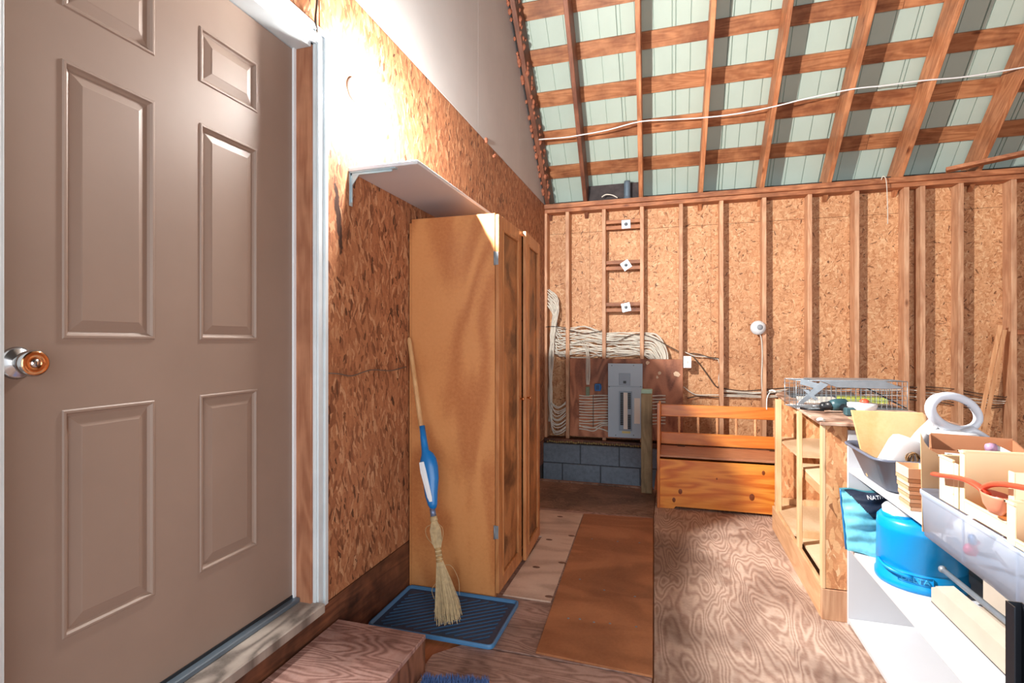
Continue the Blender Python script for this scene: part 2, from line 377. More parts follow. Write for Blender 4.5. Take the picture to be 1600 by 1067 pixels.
MB().box(XL-.3, 0, 4.7, YB+.3, -.75, -.70).build('pit_slab_1', M['concrete'], kind='structure')  # concrete slab at the bottom of the pit behind the floor edge

# ---- back wall: sheathing backing, OSB sheets, studs, plates, blocks
wb = MB().box(XL-.15, XR+.1, YB+.012, YB+.06, -.75, 2.80).build('wall_back', M['roof_dark'], kind='structure')
xs = [XL-.02, -.845, .375, 1.595, 2.815, XR]
for a, b in zip(xs[:-1], xs[1:]):
    MB().box(a+.001, b-.001, YB, YB+.011, .21, 2.452).build('osb_panel', M['osb_back'], wb)
    MB().box(a+.001, b-.001, YB, YB+.011, 2.455, 2.78).build('osb_panel', M['osb_back'], wb)
def xr(px, py=450, Y=STUDY): return P(px, py, Y=Y).x
lefts = [849.5, 884, 941, 1000, 1060.5]; rights = [1131, 1198, 1269, 1342.5, 1421, 1446.6, 1505.6, 1590]
studs = [(xr(p), xr(p)+.038) for p in lefts]+[(xr(p)-.038, xr(p)) for p in rights]+[(xr(1668)-.038, xr(1668)), (xr(1760)-.038, xr(1760))]
for a, b in studs:
    lean = random.uniform(-.004, .004)
    MB().hexa([(a, STUDY, .25), (b, STUDY, .25), (b, YB, .25), (a, YB, .25), (a+lean, STUDY, PZ0), (b+lean, STUDY, PZ0), (b+lean, YB, PZ0), (a+lean, YB, PZ0)]).build('stud', M['stud'], wb, bevel=.003)
MB().box(XL, XR, STUDY-.004, YB, PZ0, PZ0+.039).build('top_plate', M['plate'], wb, bevel=.003)
MB().box(XL, XR, STUDY-.03, YB+.05, PZ0+.040, PZ1+.008).build('top_plate', M['plate'], wb, bevel=.003)
MB().box(XL, XR, STUDY-.03, YB, .205, .250).build('sill_plate', M['rim_board'], wb, bevel=.004)
ins = MB()
for i in range(46):
    x = XL+.04+i*.0235; ins.lathe([(0, -.012), (.012+random.random()*.008, 0), (0, .014)], (x, STUDY-.03, .214+random.uniform(-.006, .008)), 6)
ins.build('sill_insulation', plain('ins_mat', (168, 146, 96), .9, 0, .4, 60), wb, kind='stuff')
# short boards between the studs that carry the metal plates
xa, xb = studs[2][1], studs[3][0]
for z in (2.485, 2.064, 1.63):
    for dz in (.034, -.026):
        MB().box(xa, xb, STUDY+.012, STUDY+.05, z+dz-.019, z+dz+.019).build('blocking', M['plate'], wb, bevel=.002)
MB().box(studs[-3][1], studs[-2][0], STUDY+.005, YB, 1.335, 1.375).build('blocking', M['plate'], wb, bevel=.002)
mo = MB().box(XL, 3.0, 5.462, YB, -.72, .204).build('mortar_bed', M['mortar'], wb)
for r in range(4):
    z1 = .200-r*.203; off = -.915 if r % 2 == 0 else -1.105
    x = off-.399
    while x < 3.0:
        a, b = max(x+.005, XL), min(x+.394, 3.0)
        if b-a > .03: MB().box(a, b, 5.452+random.uniform(-.002, .002), 5.47, z1-.195, z1).build('concrete_block', M['block'], wb, bevel=.004)
        x += .399
# ---- left wall
YJ0, YJ1, ZH = .729, 1.70, 2.40       # door rough opening
wl = MB()
for bx in [(YF, YJ0-.03, -.2, 7.0), (YJ0-.03, YJ1+.04, ZH+.03, 7.0), (YJ1+.04, YB+.05, -.75, 7.0), (YJ0-.03, YJ1+.04, -.2, .25)]:
    wl.box(XL-.16, XL-.012, *bx)
wl.build('wall_left', M['roof_dark'], kind='structure'); wl = bpy.data.objects['wall_left']
Z1 = 2.745
def lpanel(name, y0, y1, z0, z1, mat, x1=XL): return MB().box(XL-.011, x1, y0+.0014, y1-.0014, z0+.001, z1-.001).build(name, mat, wl, bevel=.001)
ys = P(727, 200, X=XL).y
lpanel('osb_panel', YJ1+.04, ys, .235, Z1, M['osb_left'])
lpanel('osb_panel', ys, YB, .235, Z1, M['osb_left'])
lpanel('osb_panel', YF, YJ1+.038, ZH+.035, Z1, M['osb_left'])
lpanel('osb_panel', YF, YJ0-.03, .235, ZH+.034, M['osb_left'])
lpanel('rim_board', YF, YB, -.014, .234, M['rim_board'], XL+.002)
yd = [YF, P(668, 60, X=XL).y, P(747, 150, X=XL).y, P(812, 250, X=XL).y, YB+.02]
yd = [YF, 1.0, P(747, 150, X=XL).y, P(812, 250, X=XL).y, YB+.02]
for a, b in zip(yd[:-1], yd[1:]): lpanel('drywall_panel', a, b, Z1+.002, 6.9, M['drywall'])
fb = MB()
for (px, py) in [(760, 220), (772, 245)]:
    c = P(px, py, X=XL+.005)
    for k in range(4): fb.lathe([(0, -.012), (.012, -.004), (.010, .008), (0, .013)], (c.x, c.y+random.uniform(-.02, .02), c.z+random.uniform(-.015, .015)), 7)
fb.build('foam_blob', M['foam'], wl, kind='stuff')
# ---- right wall, gable and front wall around the doorway behind the camera
MB().box(XR, XR+.1, YF, YB+.1, -.2, 7.0).build('wall_right', M['osb_left'], kind='structure')
fw = MB().box(XL-.15, -.9, YF-.1, YF, -.2, 2.8).box(3.7, XR+.1, YF-.1, YF, -.2, 2.8).box(-.9, 3.7, YF-.1, YF, 2.55, 2.8)
fw.build('wall_front', M['osb_back'], kind='structure')
# ---- roof: 45 degree slope, sheets over purlins over rafters
RY = 2.2                                       # ridge
def roofz(y, off): return PZ1+off*math.sqrt(2)+(STUDY-y)       # plane at perpendicular offset off above the rafter undersides
RD = .24; n_up = Vector((0, .7071, .7071)); PD = .022
ce = MB().prism([(XL-.15, YB+.35, roofz(YB+.35, RD+PD+.03)), (XR+.1, YB+.35, roofz(YB+.35, RD+PD+.03)), (XR+.1, RY, roofz(RY, RD+PD+.03)), (XL-.15, RY, roofz(RY, RD+PD+.03))], n_up*.03)
yf0 = 2*RY-(YB+.35)
ce.prism([(XL-.15, yf0, roofz(YB+.35, RD+PD+.03)), (XL-.15, RY, roofz(RY, RD+PD+.03)), (XR+.1, RY, roofz(RY, RD+PD+.03)), (XR+.1, yf0, roofz(YB+.35, RD+PD+.03))], (0, -.02, .03))
ce = ce.build('ceiling', M['roof_dark'], kind='structure')
xx = XL-.06
while xx < XR:                                 # ribbed metal sheets
    wdt = .912; prof = []
    for k in range(6):
        x0 = xx+k*.152
        if k % 3 == 0: prof += [(x0, 0), (x0+.002, .012), (x0+.006, .012), (x0+.008, 0), (x0+.030, 0), (x0+.032, .012), (x0+.036, .012), (x0+.038, 0)]
        else: prof += [(x0, 0), (x0+.0015, .010), (x0+.005, .010), (x0+.0065, 0)]
    prof.append((xx+wdt-.002, 0))
    vs = []; fs = []
    for (x, d) in prof:
        for y in (YB+.33, RY):
            vs.append(Vector((x, y, roofz(y, RD+PD+.004)))+n_up*d)
    for i in range(len(prof)-1): fs.append((2*i, 2*i+2, 2*i+3, 2*i+1))
    MB().add(vs, fs).build('metal_sheet', M['metal_sheet'], ce)
    xx += wdt
yp = 5.521; k = 0
while yp > RY+.1:                              # purlins
    c = Vector((0, yp, roofz(yp, RD+PD/2))); d = Vector((0, -.7071, .7071))
    for a, b in ((XL, 1.7+.57*(k % 3)), (1.703+.57*(k % 3), XR)):
        MB().prism([(a, *(c-d*.07-n_up*PD/2).yz), (b, *(c-d*.07-n_up*PD/2).yz), (b, *(c+d*.07-n_up*PD/2).yz), (a, *(c+d*.07-n_up*PD/2).yz)], n_up*PD).build('purlin', M['purlin'], ce, bevel=.002)
    yp -= .268; k += 1
rx = [-.873, -.305, .272, .823, 1.39, 1.954, 2.53, 3.10, 3.67, 4.24]
def rafter(x, mat, w=.040, skew=.0338):
    L = STUDY-RY
    p = []
    for (y, o) in ((YB+.10, 0), (RY, 0)):
        X = x+skew*(STUDY-y)
        for (dx, off) in ((-w/2, 0), (w/2, 0), (w/2, RD-.001), (-w/2, RD-.001)):
            p.append(Vector((X+dx, y, roofz(y, 0)))+n_up*off)
    # trim tail so that it sits on the plate
    return MB().hexa([p[0], p[1], p[5], p[4], p[3], p[2], p[6], p[7]]).build('rafter', mat, ce, bevel=.003)
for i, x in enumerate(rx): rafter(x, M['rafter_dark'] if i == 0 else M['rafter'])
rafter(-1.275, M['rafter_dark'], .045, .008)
fm = MB()
for i in range(150):
    y = 5.45-i*.021; s_ = random.uniform(.011, .024); side = 1 if random.random() < .62 else -1
    q = Vector((-1.275+.008*(STUDY-y)+side*(.024), y, roofz(y, 0)))+n_up*random.choice([0, .03, .06, .10, .13])
    if side < 0: q = Vector((-1.300, y, roofz(y, 0)-.008))
    fm.lathe([(0, -s_*1.5), (s_*.8, -s_*.6), (s_, s_*.3), (0, s_*1.5)], q, 7)
fm.build('spray_foam', M['foam'], ce, kind='stuff')
MB().box(rx[0]+.02, rx[1]-.02, 5.60, 5.62, PZ1+.01, 2.93).build('blocking', plain('tar', (74, 66, 66), .8, 0, .6, 12), ce, bevel=.002)

# ---- door 1 (six-panel steel door) with frame
XD = -1.389
d1 = thing('door_1', 'taupe six-panel entry door with a polished round knob in a white frame', None, (XD, 1.2, .30), kind='structure')
yc = [.735, .888, 1.123, 1.27, 1.505, 1.690]; zc = [.300, .555, 1.102, 1.272, 1.94, 2.066, 2.238, 2.385]
slab = MB(); slab.box(XD-.04, XD-.02, yc[0], yc[-1], zc[0], zc[-1])
pan = [(i, j) for i in (1, 3) for j in (1, 3, 5)]
for i in range(5):
    for j in range(7):
        if (i, j) not in pan:
            slab.add([(XD, yc[i], zc[j]), (XD, yc[i+1], zc[j]), (XD, yc[i+1], zc[j+1]), (XD, yc[i], zc[j+1])], [(0, 1, 2, 3)])
slab.box(XD-.02, XD-.0005, yc[0], yc[0]+.01, zc[0], zc[-1]).box(XD-.02, XD-.0005, yc[-1]-.01, yc[-1], zc[0], zc[-1]).box(XD-.02, XD-.0005, yc[0], yc[-1], zc[0], zc[0]+.01)
slab.build('door_slab', M['door'], d1)
for (i, j) in pan:
    y0, y1, z0, z1 = yc[i], yc[i+1], zc[j], zc[j+1]; m = MB()
    loops = [(0, 0), (.003, .0028), (.008, .0028), (.012, -.003), (.018, -.0065), (.043, -.001), (.046, .0)]
    pts = []
    for (q, dx) in loops: pts.append([(XD+dx, y0+q, z0+q), (XD+dx, y1-q, z0+q), (XD+dx, y1-q, z1-q), (XD+dx, y0+q, z1-q)])
    m.add([p for l in pts for p in l], [(4*a+b, 4*a+(b+1) % 4, 4*a+4+(b+1) % 4, 4*a+4+b) for a in range(len(loops)-1) for b in range(4)]+[tuple(4*(len(loops)-1)+b for b in range(4))])
    m.build('door_panel', M['door'], d1)
kb = Vector((XD, .796, 1.218))
ko = MB().lathe([(0, -.002), (.034, 0), (.036, .004), (.030, .010), (.016, .014), (.013, .018), (.013, .030), (.020, .034), (.027, .040), (.0295, .052), (.029, .060), (.027, .063)], kb, 32, 'x')
ko = ko.build('door_knob', M['chrome'], d1)
MB().lathe([(.0265, .0631), (.024, .0655), (.012, .064), (.009, .061)], kb, 32, 'x').build('knob_face', M['brass'], ko)
MB().lathe([(.009, .060), (.0085, .0645), (0, .0645)], kb, 20, 'x').build('key_cylinder', M['chrome'], ko)
MB().box(kb.x+.0640, kb.x+.0650, kb.y-.001, kb.y+.001, kb.z-.005, kb.z+.004).build('key_slot', M['black'], ko)
# jambs, casing, head, threshold
MB().box(XD-.05, XL-.002, 1.693, 1.712, .27, ZH).build('hinge_jamb', M['jamb_wood'], d1, bevel=.002)
MB().box(XD+.001, XD+.010, 1.680, 1.6925, .29, 2.39).build('weather_strip', M['white'], d1)
MB().box(XD-.05, XL+.003, YJ0-.045, YJ0, .27, ZH).build('strike_jamb', M['white_trim'], d1, bevel=.002)
MB().box(XD-.05, XL-.002, YJ0, 1.693, 2.388, 2.42).build('head_jamb', M['white_trim'], d1, bevel=.002)
def casing(b, w=.075):
    for k, (a, c, t) in enumerate(((0, 1, .010), (.12, .45, .016), (.62, .9, .019))): yield a*w, c*w, t
cm = MB()
y0 = 1.703
for a, c, t in casing(0): cm.box(XL-.004, XL+t, y0+a, y0+c, .24, ZH+.005+a)
cm.build('side_casing', M['white_trim'], d1, bevel=.002)
cm = MB()
for a, c, t in casing(0): cm.box(XL-.004, XL+t, YJ0-.05, y0+c, ZH+.006+a, ZH+.006+c)
cm.build('head_casing', M['white_trim'], d1, bevel=.002)
cm = MB()
for a, c, t in casing(0): cm.box(XL-.004, XL+t, YJ0-.003-c, YJ0-.003-a, .24, ZH+.005)
cm.build('side_casing', M['white_trim'], d1, bevel=.002)
MB().box(XD-.04, -1.262, YJ0-.03, 1.712, .235, .272).build('wooden_sill', M['sill'], d1, bevel=.004)
MB().box(XD-.04, XD+.028, YJ0, 1.693, .272, .290).build('threshold_strip', plain('thr', (120, 136, 150), .35, .6), d1, bevel=.003)
MB().box(XD-.002, XD+.004, yc[0], yc[-1], .288, .300).build('door_sweep', M['black'], d1)

# ================================================================ LEFT SIDE THINGS
# lamp
lp = thing('wall_lamp', 'glaring bare bulb lamp fixed to the board wall above the white shelf', 'lamp', (XL, LAMP.y, LAMP.z))
MB().lathe([(0, 0), (.05, 0), (.05, .012), (.030, .022), (.022, .05), (.018, .055)], (XL, LAMP.y, LAMP.z), 24, 'x').build('lamp_holder', M['white'], lp)
LB = Vector((XL+.055, LAMP.y, LAMP.z)); LD = Vector((.88, .42, -.12)).normalized()
LU = LD.cross(Vector((0, 0, 1))).normalized(); LV = LD.cross(LU)
def rev(prof, n=28):
    vs = [LB+LD*h+LU*(r*math.cos(2*PI*k/n))+LV*(r*math.sin(2*PI*k/n)) for r, h in prof for k in range(n)]
    return MB().add(vs, [(i*n+k, i*n+(k+1) % n, (i+1)*n+(k+1) % n, (i+1)*n+k) for i in range(len(prof)-1) for k in range(n)], True)
rev([(.014, -.01), (.015, .015), (.020, .03), (.032, .07), (.035, .082), (.034, .086)]).build('bulb_body', M['bulb'], lp)
rev([(.0338, .0855), (.022, .092), (.0001, .095)]).build('bulb_face', M['bulb_face'], lp)
# shelf and bracket
sh = thing('wall_shelf', 'white board shelf on the left wall above the tall wooden cabinet', 'shelf', (XL, 2.3, 1.985))
MB().box(XL+.001, -.985, 1.928, 2.86, 1.988, 2.004).build('shelf_board', M['melamine'], sh, bevel=.0015)
for yy in (1.945,):
    b = MB().box(XL+.001, XL+.004, yy-.010, yy+.010, 1.845, 1.987).box(XL+.001, -1.09, yy-.010, yy+.010, 1.983, 1.9875)
    b.box(XL+.004, XL+.010, yy-.003, yy+.003, 1.86, 1.984).box(XL+.004, -1.11, yy-.003, yy+.003, 1.974, 1.984)
    b.prism([(XL+.004, yy-.002, 1.984), (XL+.050, yy-.002, 1.984), (XL+.004, yy-.002, 1.925)], (0, .004, 0))
    b.build('shelf_bracket', M['bracket'], sh)
# cables on the left wall
c = [P(510, 583, X=XL+.012), P(530, 584, X=XL+.02), P(550, 587, X=XL+.012), P(580, 578, X=XL+.014), P(610, 579, X=XL+.012), P(634, 573, X=XL+.012)]
tag(MB().tube(smooth(c), .0025, 6).build('wall_wire', plain('wiremat', (104, 92, 84), .6)), 'thin grey wire sagging across the left board wall at knob height', 'wire')
c = [P(496, 52, X=XL+.015), P(493, 30, X=XL+.02), P(495, 5, X=XL+.012), P(498, -60, X=XL+.012)]
tag(MB().tube(smooth(c), .0045, 6).build('door_head_cable', M['cable_dark']), 'dark cable dropping to the top corner of the white door frame', 'cable')
# cabinet
cb = thing('wooden_cabinet', 'tall narrow honey-coloured wooden cabinet with two framed doors, one ajar', 'cabinet', (-1.05, 2.88, 0))
CX = -.836; CY0, CY1, CZ = 2.46, 3.30, 1.903
MB().box(XL+.018, CX, CY0, CY0+.018, 0, CZ).build('side_panel', M['cab'], cb, bevel=.0015)
MB().box(XL+.018, CX, CY1-.018, CY1, 0, CZ).build('side_panel', M['cab'], cb)
MB().box(XL+.012, CX, CY0+.0185, CY1-.0185, CZ-.018, CZ).build('top_panel', M['cab_frame'], cb, bevel=.001)
MB().box(XL+.006, XL+.017, CY0+.002, CY1-.002, 0, CZ-.02).build('back_panel', M['cab'], cb)
MB().box(XL+.02, CX-.03, CY0+.019, CY1-.019, .02, .035).build('bottom_panel', M['cab'], cb)
MB().box(CX-.02, CX-.001, CY0+.02, CY1-.02, 0, .02).build('plinth', M['cab_frame'], cb)
for i in range(3): MB().box(XL+.02, CX-.03, CY0+.019, CY1-.019, .5+.45*i, .515+.45*i).build('shelf', M['cab'], cb)
def cdoor(y0, y1, ang, hinge_near):
    z0, z1 = .028, CZ-.006; fr = MB(); sw = .062; x0, x1 = CX+.002, CX+.021
    hy = y0 if hinge_near else y1
    def rot(mb):
        ca, sa = math.cos(ang), math.sin(ang); out = []
        for (x, y, z) in mb.v:
            dx, dy = x-x0, y-hy; out.append((x0+dx*ca-dy*sa, hy+dx*sa+dy*ca, z))
        mb.v = out; return mb
    fr.box(x0, x1, y0, y0+sw, z0, z1).box(x0, x1, y1-sw, y1, z0, z1).box(x0, x1, y0+sw, y1-sw, z1-sw, z1).box(x0, x1, y0+sw, y1-sw, z0, z0+sw)
    d = rot(fr).build('door', M['cab_frame'], cb, bevel=.002)
    rot(MB().box(x0+.004, x0+.009, y0+sw, y1-sw, z0+sw, z1-sw)).build('inset_panel', M['cab_panel'], d)
    md = MB(); t = .012
    a, b, e, f = y0+sw, y1-sw, z0+sw, z1-sw
    for (q0, q1, r0, r1) in ((a, a+t, e, f), (b-t, b, e, f), (a+t, b-t, f-t, f), (a+t, b-t, e, e+t)): md.box(x0+.009, x1+.004, q0, q1, r0, r1)
    rot(md).build('moulding', M['cab_frame'], d, bevel=.003)
    return d, rot
d, _ = cdoor(CY0+.002, 2.872, 0, True)
MB().lathe([(0, 0), (.004, 0), (.004, .012), (.009, .016), (.009, .022), (0, .024)], (CX+.021, 2.84, .95), 14, 'x').build('door_knob', M['brass'], d)
for z in (1.68, .33):
    h = MB().box(CX+.001, CX+.0185, CY0-.0015, CY0+.0005, z-.032, z+.032).tube([(CX-.001, CY0-.003, z-.034), (CX-.001, CY0-.003, z+.034)], .0042, 10).build('hinge', M['steel'], cb)
d, rot = cdoor(2.880, CY1-.002, -math.radians(-3.2), False)
rot(MB().lathe([(0, 0), (.004, 0), (.004, .012), (.009, .016), (.009, .022), (0, .024)], (CX+.021, 2.905, .95), 14, 'x')).build('door_knob', M['brass'], d)
# boot tray
tr = thing('boot_tray', 'blue plastic boot tray with slanted ribs lying in front of the tall cabinet', 'tray', (-1.0, 2.25, 0))
tx0, tx1, ty0, ty1 = -1.296, -.705, 2.045, 2.448
MB().box(tx0+.008, tx1-.008, ty0+.008, ty1-.008, .001, .006).build('tray_base', M['tray'], tr)
rm = MB()
def rr(x0, x1, y0, y1, r, z, n=4):
    o = []
    for cx, cy, a in ((x1-r, y1-r, 0), (x0+r, y1-r, 90), (x0+r, y0+r, 180), (x1-r, y0+r, 270)):
        for i in range(n+1):
            t = math.radians(a+90*i/n); o.append((cx+r*math.cos(t), cy+r*math.sin(t), z))
    return o
ls = [rr(tx0, tx1, ty0, ty1, .025, .001), rr(tx0, tx1, ty0, ty1, .025, .016), rr(tx0+.003, tx1-.003, ty0+.003, ty1-.003, .023, .019), rr(tx0+.009, tx1-.009, ty0+.009, ty1-.009, .018, .017), rr(tx0+.016, tx1-.016, ty0+.016, ty1-.016, .012, .006)]
n = len(ls[0]); rm.add([p for l in ls for p in l], [(a*n+i, a*n+(i+1) % n, (a+1)*n+(i+1) % n, (a+1)*n+i) for a in range(len(ls)-1) for i in range(n)], True)
rm.build('tray_rim', M['tray_rim'], tr)
rb = MB()
for k in range(-14, 20):
    # ribs slant in plan; clipped to the tray
    y_at = lambda x, k=k: ty0+.03+k*.036+(x-tx0)*.75
    xa_, xb_ = tx0+.04, tx1-.04
    pts = [(x, y_at(x)) for x in (xa_+i*(xb_-xa_)/24 for i in range(25)) if ty0+.035 < y_at(x) < ty1-.035]
    if len(pts) > 2: rb.bar((*pts[0], .008), (*pts[-1], .008), .0035, .004)
rb.build('tray_ribs', plain('tray_rib', (50, 86, 120), .4), tr, kind='stuff')
# corn broom
T = Vector((-1.288, 2.425, 1.292)); B = Vector((-.955, 2.16, .03)); ax = (T-B).normalized(); Lb = (T-B).length
e1 = Vector((1, .1, 0)); e1 = (e1-ax*e1.dot(ax)).normalized(); e2 = ax.cross(e1).normalized()
br = thing('corn_broom', 'long wooden-handled straw broom leaning on the tall cabinet', 'broom', (B.x, B.y, .0))
br['label'] = 'long wooden-handled straw broom with a blue plastic sleeve leaning on the tall cabinet'
def bp(s, a=0, b=0): return B+ax*(s*Lb)+e1*a+e2*b
hm = MB().tube([bp(.33), bp(.6), bp(.985), bp(.995), bp(1.0)], [.0125, .0125, .0115, .009, .004], 16).build('handle', M['broom_wood'], br)
secs = [(.655, .0145, .0145), (.60, .016, .015), (.565, .018, .016), (.55, .030, .022), (.53, .041, .028), (.50, .044, .029), (.46, .039, .027), (.41, .031, .023), (.375, .023, .019), (.36, .014, .013)]
vs = []; n = 20
for s_, a, b in secs:
    for k in range(n): t = 2*PI*k/n; vs.append(bp(s_, a*math.cos(t)+(.012 if .45 < s_ < .56 else .004), b*math.sin(t)))
sl = MB().add(vs, [(i*n+k, i*n+(k+1) % n, (i+1)*n+(k+1) % n, (i+1)*n+k) for i in range(len(secs)-1) for k in range(n)]+[tuple(range(n)), tuple((len(secs)-1)*n+k for k in range(n))], True).build('plastic_sleeve', M['blue_plastic'], br)
def camside(): return -e2 if e2.y > 0 else e2
cs = camside()
def lab(s_, a): return bp(s_, a)+cs*.0310
lb_ = MB(); L2 = []
for s_, a0, a1, dd in ((.525, -.024, .0, .0315), (.49, -.024, .006, .032), (.45, -.017, .010, .030), (.40, -.009, .014, .026), (.385, -.002, .012, .0245)):
    L2.append([bp(s_, a0)+cs*(dd*.93), bp(s_, (a0+a1)/2)+cs*dd, bp(s_, a1)+cs*(dd*.99)])
lb_.add([p for l in L2 for p in l], [(3*i+j, 3*i+j+1, 3*i+4+j, 3*i+3+j) for i in range(4) for j in range(2)]); lb_.build('label', M['white'], sl, label='torn white sticker')
MB().tube([bp(.362), bp(.335)], [.0135, .0135], 16).build('ferrule', plain('fer', (120, 132, 160), .4, .5), br)
hd = MB().tube([bp(.335), bp(.325), bp(.318)], [.016, .018, .017], 16).build('collar', M['straw'], br)
st = MB()
for i in range(230):
    t = 2*PI*random.random(); q = math.sqrt(random.random())
    ca, sa = math.cos(t)*q, math.sin(t)*q; fl_ = random.uniform(.85, 1.1); end = random.uniform(-.02, .03)
    pts = [bp(.32, .012*ca, .012*sa), bp(.29, .026*ca, .020*sa), bp(.25, .024*ca, .019*sa), bp(.225, .013*ca, .012*sa), bp(.19, .014*ca, .012*sa), bp(.12, .036*ca*fl_+.004, .022*sa*fl_), bp(.055, .056*ca*fl_+.006, .030*sa), bp(end+.005, .064*ca*fl_+.004+random.uniform(-.006, .006), .030*sa+random.uniform(-.004, .004))]
    pts = [Vector((p.x, p.y, max(p.z, .010))) for p in pts]
    st.tube(pts, .0013, 3, smooth=False, cap=False)
st.build('straw_head', M['straw'], br, kind='stuff')
for s_ in (.226, .212, .199, .187):
    MB().tube([bp(s_+.004), bp(s_-.004)], [.0155, .0155], 14).build('binding', M['straw2'], br)
for pts in ([bp(.31, -.015), bp(.30, -.045, .0), bp(.27, -.045), bp(.24, -.02), bp(.21, -.01)], [bp(.31, .015), bp(.29, .035), bp(.26, .030), bp(.23, .012)], [bp(.17, .01), bp(.165, .05), bp(.12, .075, .0), bp(.07, .07)], [bp(.12, -.03), bp(.10, -.055), bp(.07, -.05)]):
    MB().tube(smooth(pts), .0012, 4).build('stray_straw', M['straw'], br)
# step
stp = thing('wooden_step', 'low plywood box step below the entry door, worn reddish top', 'step', (-1.1, 1.3, 0))
MB().box(-1.296, -.905, .80, 1.84, .125, .143).build('tread', M['step'], stp, bevel=.002)
MB().box(-.925, -.907, .80, 1.838, 0, .125).build('side_board', M['step_side'], stp)
MB().box(-1.296, -1.278, .80, 1.838, 0, .125).build('side_board', M['step_side'], stp)
MB().box(-1.278, -.925, 1.82, 1.838, 0, .125).build('end_board', M['step_side'], stp)
MB().box(-1.278, -.925, .80, .818, 0, .125).build('end_board', M['step_side'], stp)
# rug
rg = thing('shag_rug', 'blue shaggy rug whose edge shows beside the box step', 'rug', (-.5, 1.3, 0))
RO = Vector((-.893, 1.79, 0)); RU = Vector((.974, .228, 0)); RW = Vector((.228, -.974, 0))
MB().prism([RO+Vector((0, 0, .001)), RO+RW*.8+Vector((0, 0, .001)), RO+RW*.8+RU*.25+Vector((0, 0, .001)), RO+RU*.25+Vector((0, 0, .001))], (0, 0, .009)).build('rug_backing', M['rug'], rg)
pl_ = MB()
for i in range(5200):
    q0 = RO+RU*random.uniform(0, .25)+RW*random.uniform(-.006, .5); x, y = q0.x, q0.y; h = random.uniform(.012, .024)
    a = random.uniform(0, 6.28); q = Vector((math.cos(a), math.sin(a), 0))*.0022; l = Vector((random.uniform(-.008, .008), random.uniform(-.006, .010), h))
    pl_.add([Vector((x, y, .008))-q, Vector((x, y, .008))+q, Vector((x, y, .008))+l], [(0, 1, 2)])
pl_.build('rug_pile', M['rug'], rg, kind='stuff')
#@@PART2
# ================================================================ BACK WALL THINGS
for k, (z, a, lb) in enumerate(((2.485, 2, 'topmost of the three square galvanised plates in the narrow stud bay'), (2.064, 33, 'middle square galvanised plate turned like a diamond in the narrow stud bay'), (1.63, 12, 'lowest square galvanised plate in the narrow stud bay, above the cables'))):
    x = -.453; yy = STUDY+.010
    t = thing('anchor_plate', lb, 'metal plate', (x, yy, z), 'square plates in the stud bay')
    ca, sa = math.cos(math.radians(a)), math.sin(math.radians(a)); r = .045
    q = [(x+r*(u*ca-v*sa), yy, z+r*(u*sa+v*ca)) for u, v in ((-1, -1), (1, -1), (1, 1), (-1, 1))]
    MB().prism(q, (0, -.004, 0)).build('plate', M['galv'], t, bevel=.001)
    MB().lathe([(.0, 0), (.017, 0), (.018, .003), (.012, .006), (.012, .014), (0, .015)], (x, yy-.004, z), 6, 'y').build('bolt_head', M['steel'], t)
# backing board
bd = tag(MB().box(-1.035, .103, 5.503, 5.519, .283, 1.10).build('backing_board', M['utility'], bevel=.002), 'dark reddish plywood board behind the grey breaker panel', 'board')
for i, (px, py, s_) in enumerate([(1012, 566, 8), (1030, 582, 7), (1027, 590, 6), (1057, 585, 11)]):
    c = P(px, py, Y=5.502); poly = []
    for k in range(7): t = 2*PI*k/7; rr_ = s_/145*random.uniform(.35, 1.1)*.5; poly.append((c.x+rr_*math.cos(t), 5.5025, c.z+rr_*math.sin(t)))
    MB().prism(poly, (0, -.001, 0)).build('torn_paper', M['basket'], bd)
# breaker panel
YP = 5.40
def px_(p, Y=YP): return P(p, 536, Y=Y).x
def pz_(x, y, Y=YP): return P(x, y, Y=Y).z
bx0, bx1 = px_(950), px_(1004); bz0, bz1 = pz_(980, 684), pz_(980, 568)
bp_ = thing('breaker_panel', 'grey metal breaker panel with two columns of black breakers', 'electrical panel', ((bx0+bx1)/2, 5.45, bz0))
MB().box(bx0+.006, bx1-.006, YP+.004, 5.502, bz0+.006, bz1-.006).build('panel_body', M['panel_grey2'], bp_)
zs = pz_(980, 604)
MB().box(bx0, bx1, YP, YP+.004, zs+.001, bz1).build('upper_cover', M['panel_grey'], bp_, bevel=.002)
wx0, wx1 = px_(968), px_(987); wz0, wz1 = pz_(978, 672), pz_(978, 612)
m = MB().box(bx0, wx0, YP, YP+.004, bz0, zs-.001).box(wx1, bx1, YP, YP+.004, bz0, zs-.001).box(wx0, wx1, YP, YP+.004, bz0, wz0).box(wx0, wx1, YP, YP+.004, wz1, zs-.001)
lc = m.build('lower_cover', M['panel_grey'], bp_, bevel=.001)
MB().box(wx0-.006, wx0, YP-.004, YP, wz0-.006, wz1+.006).box(wx1, wx1+.006, YP-.004, YP, wz0-.006, wz1+.006).box(wx0, wx1, YP-.004, YP, wz1, wz1+.006).box(wx0, wx1, YP-.004, YP, wz0-.006, wz0).build('window_rim', M['panel_grey2'], lc)
MB().box(wx0, wx1, YP+.006, YP+.01, wz0, wz1).build('breaker_bay', M['panel_grey2'], bp_)
nb = 20; hh = (wz1-wz0-.02)/nb; brk = None
for col_ in range(2):
    for k in range(nb):
        if col_ == 1 and 9 <= k <= 11: continue
        if col_ == 0 and k >= 18: continue
        z = wz1-.008-(k+1)*hh; xc = wx0+.008 if col_ == 0 else wx1-.038
        if brk is None:
            brk = MB().box(0, .030, 0, .010, 0, hh*.86).box(.011, .019, -.006, 0, hh*.2, hh*.6).build('breaker', M['black'], bp_)
            src = brk
        else:
            o = src.copy(); COL.objects.link(o)
            brk = o
        brk.location = Vector((xc, YP-.002, z))-Vector(bp_['_b'])
